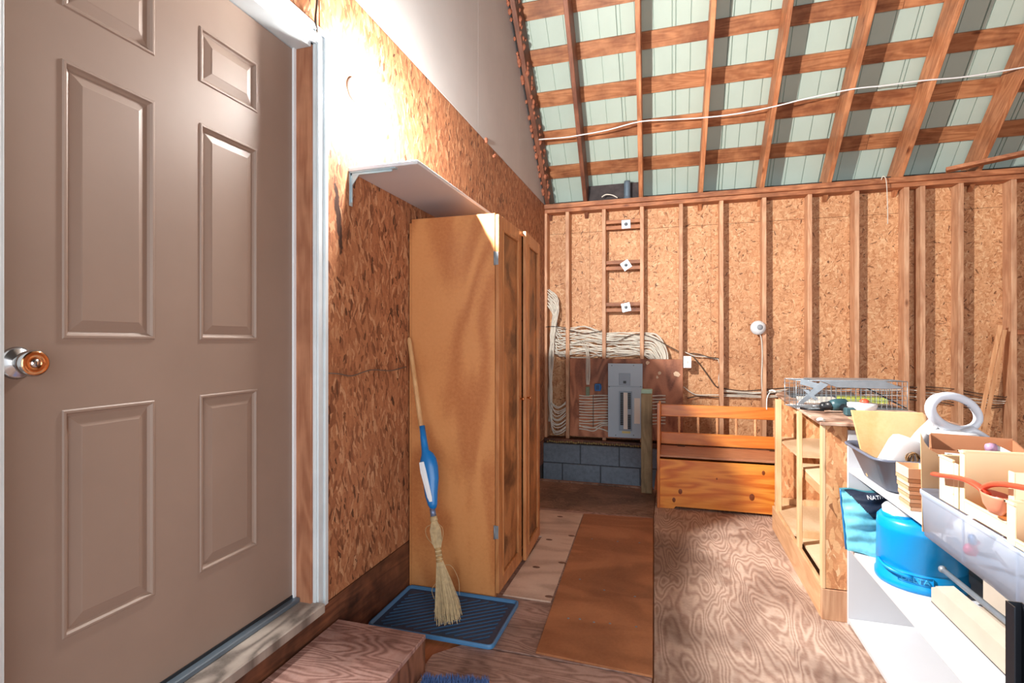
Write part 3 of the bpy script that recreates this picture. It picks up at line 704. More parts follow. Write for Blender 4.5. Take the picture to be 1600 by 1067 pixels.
MB().box((wx0+wx1)/2-.020, (wx0+wx1)/2+.020, YP-.004, YP-.002, wz0+.01, wz1-.008).build('circuit_strip', M['paper'], bp_)
ux0, ux1, uz0, uz1 = px_(967), px_(985), pz_(976, 602), pz_(976, 583)
MB().box(ux0, ux1, YP-.004, YP, uz0, uz1).build('main_switch_plate', M['panel_grey2'], bp_, bevel=.002)
MB().box((ux0+ux1)/2-.012, (ux0+ux1)/2+.016, YP-.014, YP-.004, uz0+.02, uz0+.045).build('main_switch', M['black'], bp_)
MB().box(px_(991), px_(1000), YP-.0015, YP, pz_(995, 662), pz_(995, 622)).build('circuit_chart', M['paper'], bp_)
MB().box(px_(972), px_(985), YP-.0015, YP, pz_(978, 677), pz_(978, 673.5)).build('warning_sticker', plain('yel', (206, 190, 120)), bp_)
for (a, b) in ((956, 571), (990, 571), (952, 604), (1001, 604), (962, 680), (990, 680)):
    MB().lathe([(.006, 0), (.005, .003), (0, .0035)], (px_(a), YP-.0005, pz_(a, b)), 8, 'y').build('screw', M['steel'], bp_)
# small boxes on the board
c = P(918.5, 611, Y=5.49)
g = thing('green_terminal_box', 'small green metal box on the board where thin wires drop', 'box', (c.x, 5.50, c.z-.05))
MB().box(c.x-.018, c.x+.018, 5.470, 5.503, c.z-.045, c.z+.045).build('box_body', plain('gbox', (120, 136, 110), .6), g, bevel=.002)
for dz in (-.028, .0, .028): MB().lathe([(.004, 0), (.003, .003), (0, .003)], (c.x, 5.470, c.z+dz), 8, 'y').build('screw', M['steel'], g)
c = P(934, 605, Y=5.47)
g = thing('blue_junction_box', 'small blue plastic junction box left of the breaker panel', 'box', (c.x, 5.50, c.z-.04))
MB().box(c.x-.03, c.x+.03, 5.46, 5.503, c.z-.038, c.z+.036).build('box_body', plain('bbox', (30, 104, 170), .4), g, bevel=.004)
MB().box(c.x-.018, c.x+.018, 5.4585, 5.4601, c.z-.026, c.z+.024).build('box_opening', plain('bb2', (20, 64, 110), .5), g)
MB().box(c.x-.036, c.x-.030, 5.48, 5.49, c.z-.02, c.z+.02).box(c.x+.03, c.x+.036, 5.48, 5.49, c.z-.02, c.z+.02).build('side_lug', plain('bb3', (30, 104, 170), .4), g)
# switch box
c = P(1074, 565.5, Y=5.46)
g = thing('light_switch', 'white switch in a box on the stud to the right of the reddish board', 'switch', (c.x, 5.5, c.z-.06))
MB().box(c.x-.036, c.x+.036, 5.462, 5.53, c.z-.05, c.z+.05).build('switch_box', M['galv'], g, bevel=.002)
MB().box(c.x-.037, c.x+.037, 5.455, 5.462, c.z-.058, c.z+.058).build('cover_plate', M['white'], g, bevel=.002)
MB().box(c.x-.005, c.x+.005, 5.444, 5.455, c.z-.010, c.z+.012).build('toggle', M['paper'], g)
# sensor
c = P(1184.5, 512, Y=5.49)
g = thing('round_alarm', 'round white alarm disc on a stud above the bench with a cable hanging from it', 'alarm', (c.x, 5.5, c.z))
MB().lathe([(.066, -.03), (.068, 0), (.064, .018), (.050, .026), (.048, .030), (0, .031)], (c.x, 5.49, c.z), 36, 'y').build('alarm_body', M['white'], g)
MB().lathe([(.026, .031), (.026, .034), (0, .034)], (c.x+.012, 5.489, c.z+.004), 24, 'y').build('grille', plain('grille', (150, 154, 160), .6), g)
cb_ = [P(1187, 521, Y=5.50), P(1190, 532, Y=5.51), P(1191, 560, Y=5.513), P(1190, 590, Y=5.513), P(1191, 612, Y=5.53)]
MB().tube(smooth(cb_), .006, 6).build('drop_cable', M['cable'], g)
# vent pipe
c = P(979, 300, Y=5.45)
g = thing('vent_pipe', 'short grey pipe stub standing on the top plate between rafters', 'pipe', (c.x, 5.50, PZ1))
MB().lathe([(.034, PZ1-.02), (.034, 2.90), (.030, 2.93), (.0, 2.94)], (c.x, 5.535, 0), 20).build('pipe_stub', M['pipe'], g)
MB().lathe([(.038, PZ1), (.038, PZ1+.03), (.034, PZ1+.035)], (c.x, 5.535, 0), 20).build('pipe_collar', M['pipe'], g)
c = [P(940, 308, Y=5.50), P(947, 304, Y=5.5), P(957, 305, Y=5.5), P(965, 309, Y=5.5)]
c = [Vector((p.x, p.y, max(p.z, PZ1+.012))) for p in c]
tag(MB().tube(smooth(c), .006, 6).build('cable_scrap', M['cable']), 'curled scrap of pale cable on the top plate left of the pipe stub', 'cable')
# cables: bundles
def jit(a): return random.uniform(-a, a)
def cable_run(parent, pts, mat='cable', r=.0055, name='cable'):
    return MB().tube(smooth(pts, 4), r, 5, cap=False).build(name, M[mat], parent)
cv = thing('cable_bundle_by_corner', 'thick bundle of pale cables coming out at the corner and dropping down beside it', 'cables', (-1.2, 5.56, .5)); cv.name = 'hanging_cable_bundle'
for i in range(26):
    f = i/25; yy = 5.575-.05*random.random()
    top = P(857+jit(2), 452+26*f, Y=yy); bulge = P(864+9*(1-f)+jit(2), 470+22*f+jit(4), Y=yy-.02)
    pts = [top, bulge, P(864+jit(5), 520+jit(6), Y=yy-.02), P(861.5+jit(4), 560, Y=yy-.01), P(860+jit(3), 610, Y=yy)]
    z_end = 625+f*45
    pts += [P(862+jit(2), z_end, Y=yy-.01), P(872+jit(2), z_end+9+jit(2), Y=5.54), P(889, z_end-2+jit(3), Y=5.53)] if i % 2 else [P(860+jit(3), 650+jit(10), Y=yy)]
    cable_run(cv, pts)
MB().tube(smooth([P(853, 511, Y=5.52), P(863, 510, Y=5.50), P(878, 511, Y=5.52), P(888, 512, Y=5.53)]), .004, 6).build('tie_wire', M['black'], cv)
ch = thing('horizontal_cable_bundle', 'wide band of pale cables running through the studs above the breaker panel', 'cables', (-.7, 5.56, 1.2))
for i in range(30):
    f = (i+.5)/30; yy = 5.545+.05*random.random(); y0_ = 514+44*f
    a = [P(866+jit(3), min(545, y0_-8)+10*jit(1), Y=yy), P(872+jit(2), y0_+4*jit(1), Y=yy)]
    for px in (888, 915, 944, 972, 1003): a.append(P(px+jit(4), y0_+jit(4)+(4 if px > 940 else 0)*(1-f)-(2 if px == 915 else 0), Y=yy))
    xe = 1042-22*f+jit(2)
    a += [P(1003+(xe-1003)*.6, y0_+2+5*(1-f)+jit(2), Y=yy), P(xe, y0_+20*(1-f)+10, Y=yy-.01), P(xe+3, 566+jit(3), Y=5.535)]
    cable_run(ch, a)
for pts in ([P(880, 513, Y=5.52), P(895, 517, Y=5.53), P(915, 521, Y=5.545), P(944, 516, Y=5.55)], [P(1003, 521, Y=5.545), P(1025, 530, Y=5.545), P(1045, 541, Y=5.545), P(1062, 550, Y=5.545)], [P(944, 534, Y=5.54), P(965, 533, Y=5.53), P(985, 524, Y=5.535), P(1003, 521, Y=5.545)]):
    cable_run(ch, pts, 'cable_dark', .005)
dr = thing('thin_wire_drop', 'thin grey wires dropping from the cable band into the small green box', 'wires', (-.85, 5.5, .95))
for i in range(6):
    cable_run(dr, [P(905+3*i, 535+jit(5), Y=5.54), P(915+i*.9, 548+jit(2), Y=5.51), P(916+i*1.1, 560, Y=5.496), P(915.5+i*1.3+jit(.5), 585, Y=5.492), P(916.5+i*.8, 601, Y=5.485)], 'cable', .0028, 'wire')
lr = thing('stapled_cable_row', 'even row of pale cables stapled to the board left of the breaker panel', 'cables', (-.8, 5.49, .7))
for i in range(13):
    y0_ = 617.5+i*4.35; d = 0 if i < 10 else (i-9)*1.6
    cable_run(lr, [P(905, y0_+jit(.6), Y=5.497), P(915, y0_+.8+jit(.6), Y=5.496), P(928, y0_+.6+d*.6+jit(.5), Y=5.496), P(940, y0_+jit(.6)-d, Y=5.496), P(951, y0_+jit(.5)-d, Y=5.49)], r=.0062)
MB().box(P(927, 620, Y=5.49).x-.003, P(927, 620, Y=5.49).x+.003, 5.487, 5.503, P(927, 668, Y=5.49).z, P(927, 617, Y=5.49).z).build('staple_strip', M['cable_dark'], lr)
cable_run(lr, [P(905, 664, Y=5.497), P(915, 668, Y=5.48), P(935, 669, Y=5.47), P(951, 674, Y=5.49)], r=.006)
rr2 = thing('right_cable_row', 'short row of pale cables on the board behind the wooden post, right of the panel', 'cables', (0, 5.49, .7))
for i in range(9):
    y0_ = 618+i*5+(4 if i > 4 else 0); cable_run(rr2, [P(1004, y0_+jit(.5), Y=5.49), P(1020, y0_+.5, Y=5.496), P(1030, y0_+jit(.7), Y=5.496), P(1040, y0_+jit(.5), Y=5.497)], r=.0062)
wl2 = thing('wall_cable_run', 'sagging cables running through the studs behind the bench and the work table', 'cables', (1.0, 5.55, .9))
Yc = 5.60
def wr(l, mat='cable', r=.0058): cable_run(wl2, [P(a, b, Y=Yc+jit(.012)) for a, b in l], mat, r)
wr([(1070, 550), (1085, 556), (1100, 557), (1115, 560), (1122, 561)]); wr([(1072, 552), (1090, 553), (1108, 558), (1124, 560)], 'cable_dark')
wr([(1078, 552), (1090, 565), (1105, 585), (1118, 603), (1126, 605)], 'cable_dark')
wr([(1068, 604), (1078, 612), (1090, 617), (1110, 617), (1126, 617)]); wr([(1074, 622), (1090, 619), (1110, 620), (1126, 621)], 'cable_dark')
wr([(1122, 561), (1125, 575), (1123, 590), (1124, 605)])
for i in range(6):
    wr([(1126, 606+i*2.6), (1145, 609+i*2.0+jit(1)), (1165, 610+i*2.0+jit(1)), (1194, 609+i*2.4+jit(1)), (1230, 606+i*2.6), (1262, 604+i*2.8)], 'cable' if i % 3 else 'cable_dark')
for i in range(5):
    wr([(1262, 606+i*4), (1300, 606+i*4+jit(2)), (1337, 605+i*4), (1380, 604+i*5+jit(2)), (1418, 604+i*5), (1440, 606+i*5)], 'cable' if i % 2 else 'cable_dark', .005)
for i in range(6):
    e = 1574-i*1.5
    wr([(1436, 604+i*4.6), (1460, 605+i*4.6), (1488, 608+i*5+jit(1)), (1510, 611+i*5+jit(1)), (1545, 618+i*4+jit(1)), (e, 621+i*3)], 'cable' if i in (2, 3) else 'cable_dark', .0045)
wr([(1573, 619), (1576, 624), (1575, 633)], 'cable_dark', .004)
# rafters cable
ca_ = []
for (px, py) in [(842, 218), (880, 215), (907, 211), (950, 203), (1000, 190), (1050, 187), (1097, 184), (1150, 178), (1207, 167), (1260, 154), (1333, 139), (1380, 134), (1440, 126), (1500, 121), (1560, 112), (1640, 98)]:
    # intersect the photo ray with the underside plane of the rafters
    r = ray(px, py); t = (PZ1+STUDY-.014-CAMZ)/(r.z+r.y); ca_.append(Vector((r.x*t, r.y*t, CAMZ+r.z*t)))
tag(MB().tube(smooth(ca_, 4), .006, 6).build('rafter_cable', M['cable_white']), 'white cable strung across the undersides of the roof rafters', 'cable')
cc = [P(1377, 281, Y=5.475), P(1379, 276, Y=5.47), P(1383, 277, Y=5.46), P(1385, 285, Y=5.46), P(1386, 300, Y=5.46), P(1387, 330, Y=5.46), P(1387, 350, Y=5.46)]
tag(MB().tube(smooth(cc), .0035, 6).build('hanging_string', M['cable']), 'thin pale string hooked over the top plate above the studs', 'string')
a = P(1478, 266, Y=5.42); b = P(1640, 231, Y=5.20)
tag(MB().bar(a, b, .09, .03).build('loose_board', M['plate'], bevel=.002), 'loose weathered board lying on the top plate under the far right rafters', 'board')
# strips leaning
for k, (a0, b0, a1, b1) in enumerate(((1563, 508, 1531, 660), (1570, 515, 1540, 662))):
    a = P(a0, b0, Y=5.505); b = P(a1, b1, Y=5.49); b2 = a+(b-a)*1.9
    b2 = Vector((b2.x, b2.y, .004)) if b2.z < .004 else b2
    t = (a.z-.006)/(a.z-b.z); b2 = a+(b-a)*t
    tag(MB().bar(a, b2, .030, .010, (0, -1, 0)).build('trim_strip', M['strip'], bevel=.001), ('left', 'right')[k]+' one of two thin wooden strips leaning against the far right studs', 'wood strip', 'leaning trim strips')
# post by the pit
pz = .872
ps = thing('guard_post', 'weathered wooden post with green top at the floor edge, left of the bench', 'post', (-.205, 4.61, 0))
MB().box(-.250, -.160, 4.56, 4.65, 0, pz-.034).build('post_shaft', M['post'], ps, bevel=.004)
MB().box(-.250, -.160, 4.56, 4.65, pz-.0335, pz).build('post_cap', M['post_top'], ps, bevel=.003)
# ---------------- bench
be = thing('storage_bench', 'orange pine storage bench with spindle back and hinged lid', 'bench', (.35, 4.4, 0))
x0, x1 = -.108, .83; yf, yb = 4.19, 4.64
def side(x):
    pr = [(yf, .0), (yf, .36), (yf-.012, .385), (yf-.012, .42), (yf, .45), (yf+.13, .62), (yf+.02+.30, .735), (yb, .765), (yb, 0)]
    pr = [(4.19, 0), (4.19, .42), (4.20, .55), (4.30, .66), (4.50, .74), (4.60, .775), (4.64, .77), (4.64, 0), (4.56, 0), (4.54, .04), (4.28, .04), (4.26, 0)]
    return MB().prism([(x, y, z) for y, z in pr], (.018, 0, 0)).build('side_panel', M['bench_z'], be, bevel=.002)
side(x0); side(x1-.018)
# front edge posts of the sides, up to the arm height
MB().box(x0-.002, x0+.020, 4.185, 4.205, 0, .802).build('corner_post', M['bench_z'], be, bevel=.003)
MB().box(x1-.02, x1+.002, 4.185, 4.205, 0, .802).build('corner_post', M['bench_z'], be, bevel=.003)
MB().box(x0+.0185, x1-.0185, 4.60, 4.622, .650, .748).build('top_rail', M['bench_x'], be, bevel=.004)
MB().box(x0+.0185, x1-.0185, 4.60, 4.622, .418, .516).build('lower_rail', M['bench_x'], be, bevel=.004)
for k in range(6):
    sx_ = P(1061+29.8*k, 640, Y=4.61).x
    if sx_ > x1-.03: break
    prof = [(.008, .510), (.008, .535), (.012, .545), (.008, .556), (.011, .575), (.0095, .585), (.013, .592), (.0095, .600), (.011, .612), (.008, .628), (.012, .636), (.008, .655)]
    MB().lathe(prof, (sx_, 4.611, 0), 14).build('spindle', M['strip'], be)
MB().box(x0+.0185, x1-.0185, 4.180, 4.58, .394, .412).build('lid', M['bench_lid'], be, bevel=.003)
for hx in (P(1064, 693, Z=.412).x, P(1204, 700, Z=.412).x): MB().box(hx-.03, hx+.03, 4.545, 4.60, .4125, .4155).build('lid_hinge', plain('hinge_d', (60, 50, 44), .5, .6), be)
fp = [(x0+.0185, 0), (x0+.12, 0), (x0+.135, .018), (x1-.135, .018), (x1-.12, 0), (x1-.0185, 0), (x1-.0185, .375), (x0+.0185, .375)]
MB().prism([(x, 4.198, z) for x, z in fp], (0, .018, 0)).build('front_panel', M['bench_front'], be, bevel=.002)
MB().box(x0+.0185, x1-.0185, 4.59, 4.60, .02, .40).build('rear_panel', M['bench_x'], be)
MB().box(x0+.0185, x1-.0185, 4.217, 4.59, .03, .045).build('bottom_panel', M['bench_x'], be)
knb = MB()
for px, py, r in ((1063, 768, .016), (1175, 777, .020), (1193, 739, .013), (1053, 781, .014), (1120, 748, .006)):
    knb.lathe([(r, 0), (r*.8, .0006), (0, .0008)], tuple(P(px, py, Y=4.1978)), 14, 'y', sx=1.3, sy=.9)
knb.build('knot', plain('bench_knot', (150, 72, 26), .4, 0, .5, 90), be, kind='stuff')
# ================================================================ WORK TABLE UNIT
TZ = .905
wt = thing('work_table', 'open-shelved work table of pale studs and chipboard with cluttered top', 'table', (1.0, 3.4, 0))
YN, YE = 2.715, 4.02; XT = .655; XT2 = 1.20
tp = [(.640, 2.675), (.700, 4.10), (.83, 4.45), (1.215, 3.95), (1.215, 2.725), (1.12, 2.675)]
MB().prism([(x, y, TZ-.014) for x, y in tp], (0, 0, .014)).build('table_top', M['worktop'], wt, bevel=.002)
MB().box(XT+.0165, XT2, YN+.001, YN+.012, .145, TZ-.015).build('end_panel', M['osb_table'], wt)
MB().box(XT, XT2, YN-.002, YN+.030, .0, .140).build('end_base_board', M['stud'], wt, bevel=.002)
MB().box(XT, XT+.016, YN, YN+.038, .141, TZ-.015).build('stud_leg', M['pine'], wt, bevel=.002)
yq0, yq1 = P(1252, 650, X=XT).y, P(1239, 650, X=XT).y
MB().box(XT, XT+.022, 3.19, 3.228, .141, TZ-.015).build('stud_leg', M['pine'], wt, bevel=.002)
MB().box(XT, XT+.036, 3.83, 3.868, .141, TZ-.015).build('stud_leg', M['pine'], wt, bevel=.002)
MB().box(XT-.002, XT+.018, YN+.031, 3.95, .0, .155).build('front_board', M['pine_y'], wt, bevel=.002)
MB().box(XT2-.011, XT2, YN+.013, YE, .16, TZ-.015).build('back_sheet', M['osb_table_side'], wt)
MB().box(XT+.05, XT2-.012, YE-.011, YE, .16, TZ-.015).build('far_panel', M['osb_table'], wt)
MB().box(XT+.16, XT2-.012, 3.36, 3.371, .16, TZ-.015).build('divider_panel', M['osb_table'], wt)
MB().box(XT+.038, XT2-.012, YN+.04, 3.355, .150, .162).build('bottom_shelf', M['shelf_ply'], wt)
MB().box(XT+.02, XT2-.012, 3.375, YE-.012, .150, .162).build('bottom_shelf', M['shelf_ply'], wt)
MB().box(XT+.038, XT2-.012, YN+.04, 3.355, .165+.40, .177+.40).build('middle_shelf', M['shelf_ply'], wt)
MB().box(XT+.038, XT2-.012, 3.375, YE-.012, .165+.44, .177+.44).build('middle_shelf', M['shelf_ply'], wt)
MB().box(XT+.038, XT+.060, YN+.04, 3.355, .52, .562).build('shelf_rail', M['pine_y'], wt)
for yy in (3.32, 3.375+.6):
    MB().box(XT+.038, XT2-.012, yy, yy+.03, .163, .20).build('cross_bar', M['pine'], wt)
c = P(1279, 657, Z=.90)
for (a, b) in ((1281, 657), (1205, 612)):
    pts = [P(a-3, b-1, Z=TZ+.006), P(a+2, b-2, Z=TZ+.012), P(a+7, b, Z=TZ+.006)]
    MB().tube(smooth(pts), .008, 6).build('rope_end', M['paper']); tag(bpy.data.objects[[o.name for o in bpy.data.objects if o.name.startswith('rope_end')][-1]], 'short frayed rope end on the '+('near' if a > 1250 else 'far')+' left corner of the work table', 'rope')
tail = [P(1203, 613, X=.69), P(1199, 620, X=.67), P(1198, 630, X=.665), P(1198, 640, X=.665)]
MB().tube(smooth(tail), .004, 6).build('hanging_cord', M['cable_white'], wt)
# trap cage
cg = thing('wire_trap', 'wire mesh animal trap with galvanised plates lying on the work table', 'trap', (.93, 3.35, TZ))
c0 = P(1244, 638, Z=TZ+.002); c1 = P(1418, 641, Z=TZ+.002); dx = (c1-c0); dx.z = 0; Lx = dx.length; dx.normalize(); dy = Vector((-dx.y, dx.x, 0)); Hc = .150; Dc = .17
def cp(a, b, z): return Vector((c0.x, c0.y, TZ+.003))+dx*a+dy*b+Vector((0, 0, z))
me_ = MB(); wr_ = .0014
nx = 22; nz = 6
for f_ in (0, Dc):
    for i in range(nx+1): me_.tube([cp(Lx*i/nx, f_, 0), cp(Lx*i/nx, f_, Hc)], wr_, 4, cap=False)
    for j in range(nz+1): me_.tube([cp(0, f_, Hc*j/nz), cp(Lx, f_, Hc*j/nz)], wr_, 4, cap=False)
for z in (0, Hc):
    for i in range(nx+1): me_.tube([cp(Lx*i/nx, 0, z), cp(Lx*i/nx, Dc, z)], wr_, 4, cap=False)
    for j in range(1, 7): me_.tube([cp(0, Dc*j/7, z), cp(Lx, Dc*j/7, z)], wr_, 4, cap=False)
me_.build('wire_mesh', M['galv'], cg, kind='stuff')
fr = MB()
for b in (0, Dc):
    for z in (0, Hc): fr.tube([cp(0, b, z), cp(Lx, b, z)], .002, 6)
    for a in (0, Lx): fr.tube([cp(a, b, 0), cp(a, b, Hc)], .002, 6)
fr.build('edge_rods', M['galv'], cg)
MB().prism([cp(.12, -.004, Hc-.002), cp(Lx-.11, -.004, Hc+.002), cp(Lx-.02, -.004, Hc-.036), cp(Lx-.10, -.006, Hc-.040), cp(.20, -.006, Hc-.034), cp(.15, -.004, Hc-.012)], dy*.012).build('spring_plate', M['steel'], cg, bevel=.001)
MB().prism([cp(.10, .0, Hc+.002), cp(Lx-.08, .0, Hc+.002), cp(Lx-.08, Dc, Hc+.004), cp(.10, Dc, Hc+.004)], (0, 0, .003)).build('top_plate', M['galv'], cg)
MB().bar(cp(.02, -.006, Hc-.004), cp(.13, -.006, Hc-.035), .003, .030, dx).build('door_arm', M['galv'], cg)
MB().prism([cp(.0, -.006, .022), cp(.03, -.006, .022), cp(.16, -.008, Hc-.02), cp(.12, -.008, Hc-.004)], dy*.003).build('door_plate', M['galv'], cg, bevel=.0005)
MB().prism([cp(.03, -.006, Hc-.045), cp(.06, -.006, Hc-.05), cp(.11, -.008, Hc-.1), cp(.09, -.008, Hc-.105)], dy*.003).build('door_link', M['galv'], cg)
MB().bar(cp(.37, .03, Hc-.04), cp(.56, .03, .006), .012, .006).build('trip_rod', M['dark_post'], cg)
# papers, magazines on the table
def flat(name, poly, z, h, mat, label, cat, grp=None): return tag(MB().prism([(p[0], p[1], z) for p in poly], (0, 0, h)).build(name, mat, bevel=.0008), label, cat, grp)
flat('magazine', [(.745, 3.82), (.77, 4.10), (.84, 4.30), (1.14, 3.95), (1.10, 3.80)], TZ, .030, M['mag'], 'stack of dark glossy magazines behind the wire trap', 'magazines')
flat('leaflet', [(.98, 3.60), (.98, 3.74), (1.22, 3.76), (1.22, 3.62)], TZ, .028, M['green'], 'yellow-green leaflets on the work table behind the trap mesh', 'leaflets')
flat('newspaper', [(.74, 3.55), (.76, 3.76), (.965, 3.76), (.955, 3.55)], TZ, .020, M['paper'], 'folded pale newspaper on the work table left of the green leaflets', 'newspaper')
tag(MB().tube([P(1249, 637, Z=TZ+.016)-dy*.02, P(1262, 639, Z=TZ+.016)-dy*.02, P(1285, 640, Z=TZ+.016)-dy*.02], [.007, .006, .006], 8).build('black_rod', M['black']), 'short black rod lying along the near edge of the wire trap', 'rod')
# drill
c = P(1302, 636, Y=3.08); dl = thing('cordless_drill', 'dark teal and black cordless drill lying on the work table', 'drill', (c.x, 3.08, TZ))
zc_ = TZ+.032
MB().tube([(c.x-.065, 3.06, zc_), (c.x-.055, 3.06, zc_), (c.x-.02, 3.07, zc_+.002), (c.x-.015, 3.07, zc_+.004)], [.016, .022, .022, .026], 14).build('chuck', M['black'], dl)
MB().tube([(c.x-.015, 3.07, zc_+.004), (c.x+.01, 3.075, zc_+.008), (c.x+.05, 3.085, zc_+.010), (c.x+.065, 3.09, zc_+.006)], [.026, .031, .031, .020], 14).build('motor_housing', M['teal'], dl)
MB().tube([(c.x+.03, 3.08, zc_), (c.x+.05, 3.00, TZ+.024), (c.x+.055, 2.96, TZ+.022)], [.020, .018, .020], 12).build('handle', M['black'], dl)
MB().box(c.x+.015, c.x+.06, 2.93, 2.975, TZ+.001, TZ+.040).build('battery', M['teal'], dl, bevel=.006)
MB().tube([(c.x-.065, 3.06, zc_), (c.x-.10, 3.055, zc_)], .004, 8).build('bit', M['steel'], dl)
# white tub
c = P(1347, 640, Y=3.0); tb = thing('white_tub', 'low white tub with a red item on it behind the birch board', 'tub', (c.x, 3.0, TZ))
MB().lathe([(0, .001), (.048, .001), (.062, .040), (.064, .046), (.064, .060), (0, .062)], (c.x, 3.0, TZ), 28).build('tub_body', M['white'], tb)
MB().lathe([(.0, .060), (.018, .062), (.022, .070), (.012, .080), (0, .082)], (c.x+.01, 3.0, TZ), 12).build('red_knob', M['red'], tb)
flat('scrap_cardboard', [(.80, 2.72), (.80, 2.86), (.97, 2.88), (.97, 2.72)], TZ, .006, M['basket2'], 'brown cardboard scrap on the near corner of the work table', 'cardboard')
# ================================================================ WHITE SHELF UNIT
WY0, WY1, WX0, WX1 = 1.17, 2.712, .755, 1.12
wu = thing('white_shelf_unit', 'white melamine shelf unit along the right side, loaded with storage bins', 'shelf unit', (.95, 1.9, 0))
MB().box(WX0, WX1, WY1-.018, WY1, .0, .872).build('end_panel', M['melamine'], wu, bevel=.001)
MB().box(WX0, WX1, WY0, WY0+.018, .0, .872).build('end_panel', M['melamine'], wu, bevel=.001)
for nm, z in (('top_shelf', .687), ('lower_shelf', .338), ('bottom_board', .012)): MB().box(WX0, WX1-.004, WY0+.019, WY1-.019, z, z+.018).build(nm, M['melamine'], wu, bevel=.001)
MB().box(WX1-.004, WX1, WY0+.002, WY1-.002, .0, .70).build('back_sheet', plain('backsheet', (170, 166, 162), .7), wu)
ZS, ZL = .705, .356
# grey basin
gb = thing('grey_basin', 'grey plastic basin on the far end of the top shelf', 'basin', (.9, 2.4, ZS))
bs = [(.002, rr(.775, 1.03, 2.27, 2.56, .05, 0)), (.008, rr(.765, 1.04, 2.26, 2.57, .055, 0)), (.12, rr(.722, 1.082, 2.215, 2.60, .06, 0)), (.128, rr(.708, 1.095, 2.20, 2.615, .065, 0)), (.135, rr(.708, 1.095, 2.20, 2.615, .065, 0)), (.133, rr(.720, 1.083, 2.212, 2.603, .06, 0)), (.12, rr(.728, 1.076, 2.222, 2.595, .058, 0)), (.010, rr(.772, 1.033, 2.268, 2.562, .05, 0))]
n = len(bs[0][1]); vs = [(x, y, ZS+z) for z, l in bs for (x, y, _) in l]
MB().add(vs, [(a*n+i, a*n+(i+1) % n, (a+1)*n+(i+1) % n, (a+1)*n+i) for a in range(len(bs)-1) for i in range(n)]+[tuple(range(n)), tuple((len(bs)-1)*n+i for i in range(n))], True).build('basin_body', M['bin_grey'], gb)
MB().tube([(p[0]*1.0, p[1], ZS+.131) for p in rr(.708, 1.095, 2.20, 2.615, .065, 0)]+[(rr(.708, 1.095, 2.20, 2.615, .065, 0)[0][0], rr(.708, 1.095, 2.20, 2.615, .065, 0)[0][1], ZS+.131)], .006, 6).build('rim', M['bin_grey'], gb)
# birch board in basin
q = [P(1330, 641, Y=2.52), P(1443, 645, Y=2.52), P(1447, 650, Y=2.52), P(1444, 700, Y=2.50), P(1440, 760, Y=2.46), P(1335, 755, Y=2.46)]
q[5] = Vector((.760, 2.47, ZS+.014)); q[4] = Vector((.99, 2.47, ZS+.014)); q[3] = Vector((.985, 2.50, .85))
tag(MB().prism(q, (0, .012, 0)).build('birch_board', M['birch'], bevel=.002), 'pale birch plywood board standing upright in the grey basin', 'board')
# white bottle/appliance body
jg = thing('white_jug', 'white plastic jug tilted inside the grey basin', 'jug', (.88, 2.33, ZS))
a = P(1391, 742, Y=2.31); d_ = Vector((.045, .0, .16)); d_.normalize(); side_ = Vector((d_.z, 0, -d_.x))
prof = [(.0, .050, .036), (.01, .058, .042), (.12, .058, .042), (.142, .054, .038), (.152, .040, .028), (.156, .016, .012)]
vs = []; n = 24
def se(t, p=.55): c_, s_ = math.cos(t), math.sin(t); return (abs(c_)**p*(1 if c_ > 0 else -1), abs(s_)**p*(1 if s_ > 0 else -1))
d_ = (P(1424, 686, Y=2.31)-a).normalized(); side_ = Vector((d_.z, 0, -d_.x)).normalized(); up_ = d_.cross(side_)
for h, r1, r2 in prof:
    for k in range(n): u_, v_ = se(2*PI*k/n); vs.append(a+d_*h+side_*r1*u_+up_*r2*v_)
MB().add(vs, [(i*n+k, i*n+(k+1) % n, (i+1)*n+(k+1) % n, (i+1)*n+k) for i in range(len(prof)-1) for k in range(n)]+[tuple(range(n)), tuple((len(prof)-1)*n+k for k in range(n))], True).build('jug_body', M['white'], jg)
MB().tube([a-d_*.02, a], [.019, .019], 16).build('jug_cap', M['white'], jg)
# ring-handled appliance
ap = thing('ring_handle_appliance', 'grey and white plastic device with a big ring handle sticking out of the basin', 'appliance', (.95, 2.28, ZS))
rc = P(1491, 645, Y=2.24); ring = []
for k in range(33):
    t = 2*PI*k/32; u_ = .083*math.cos(t); v_ = .055*math.sin(t); an = -.42
    ring.append(rc+Vector((u_*math.cos(an)-v_*math.sin(an), .02*math.cos(t), u_*math.sin(an)+v_*math.cos(an))))
MB().tube(ring, [.0140+.003*(math.cos(2*PI*k/32+2.3) > .3) for k in range(33)], 12, cap=False, e=1.0).build('ring_handle', M['appliance'], ap)
nk = [P(1462, 655, Y=2.24), P(1454, 668, Y=2.28), P(1444, 682, Y=2.34), P(1438, 696, Y=2.38), P(1436, 720, Y=2.40)]
MB().tube(smooth(nk), [.016+.0012*i for i in range(25)], 14).build('neck', M['white'], ap)
MB().lathe([(0, .0), (.05, .004), (.075, .018), (.07, .030), (.04, .040), (0, .043)], tuple(P(1492, 688, Y=2.25)), 28, sx=1.1, sy=.6).build('motor_dome', M['white'], ap)
MB().tube([P(1500, 676, Y=2.23), P(1520, 672, Y=2.23), P(1545, 684, Y=2.22)], [.010, .014, .006], 10).build('side_spout', M['appliance'], ap)
for k in range(3):
    c = ring[5+k]; MB().lathe([(0, -.004), (.007, 0), (0, .004)], tuple(c-Vector((0, 0, .014))), 8).build('finger_grip', M['bin_grey'], ap)
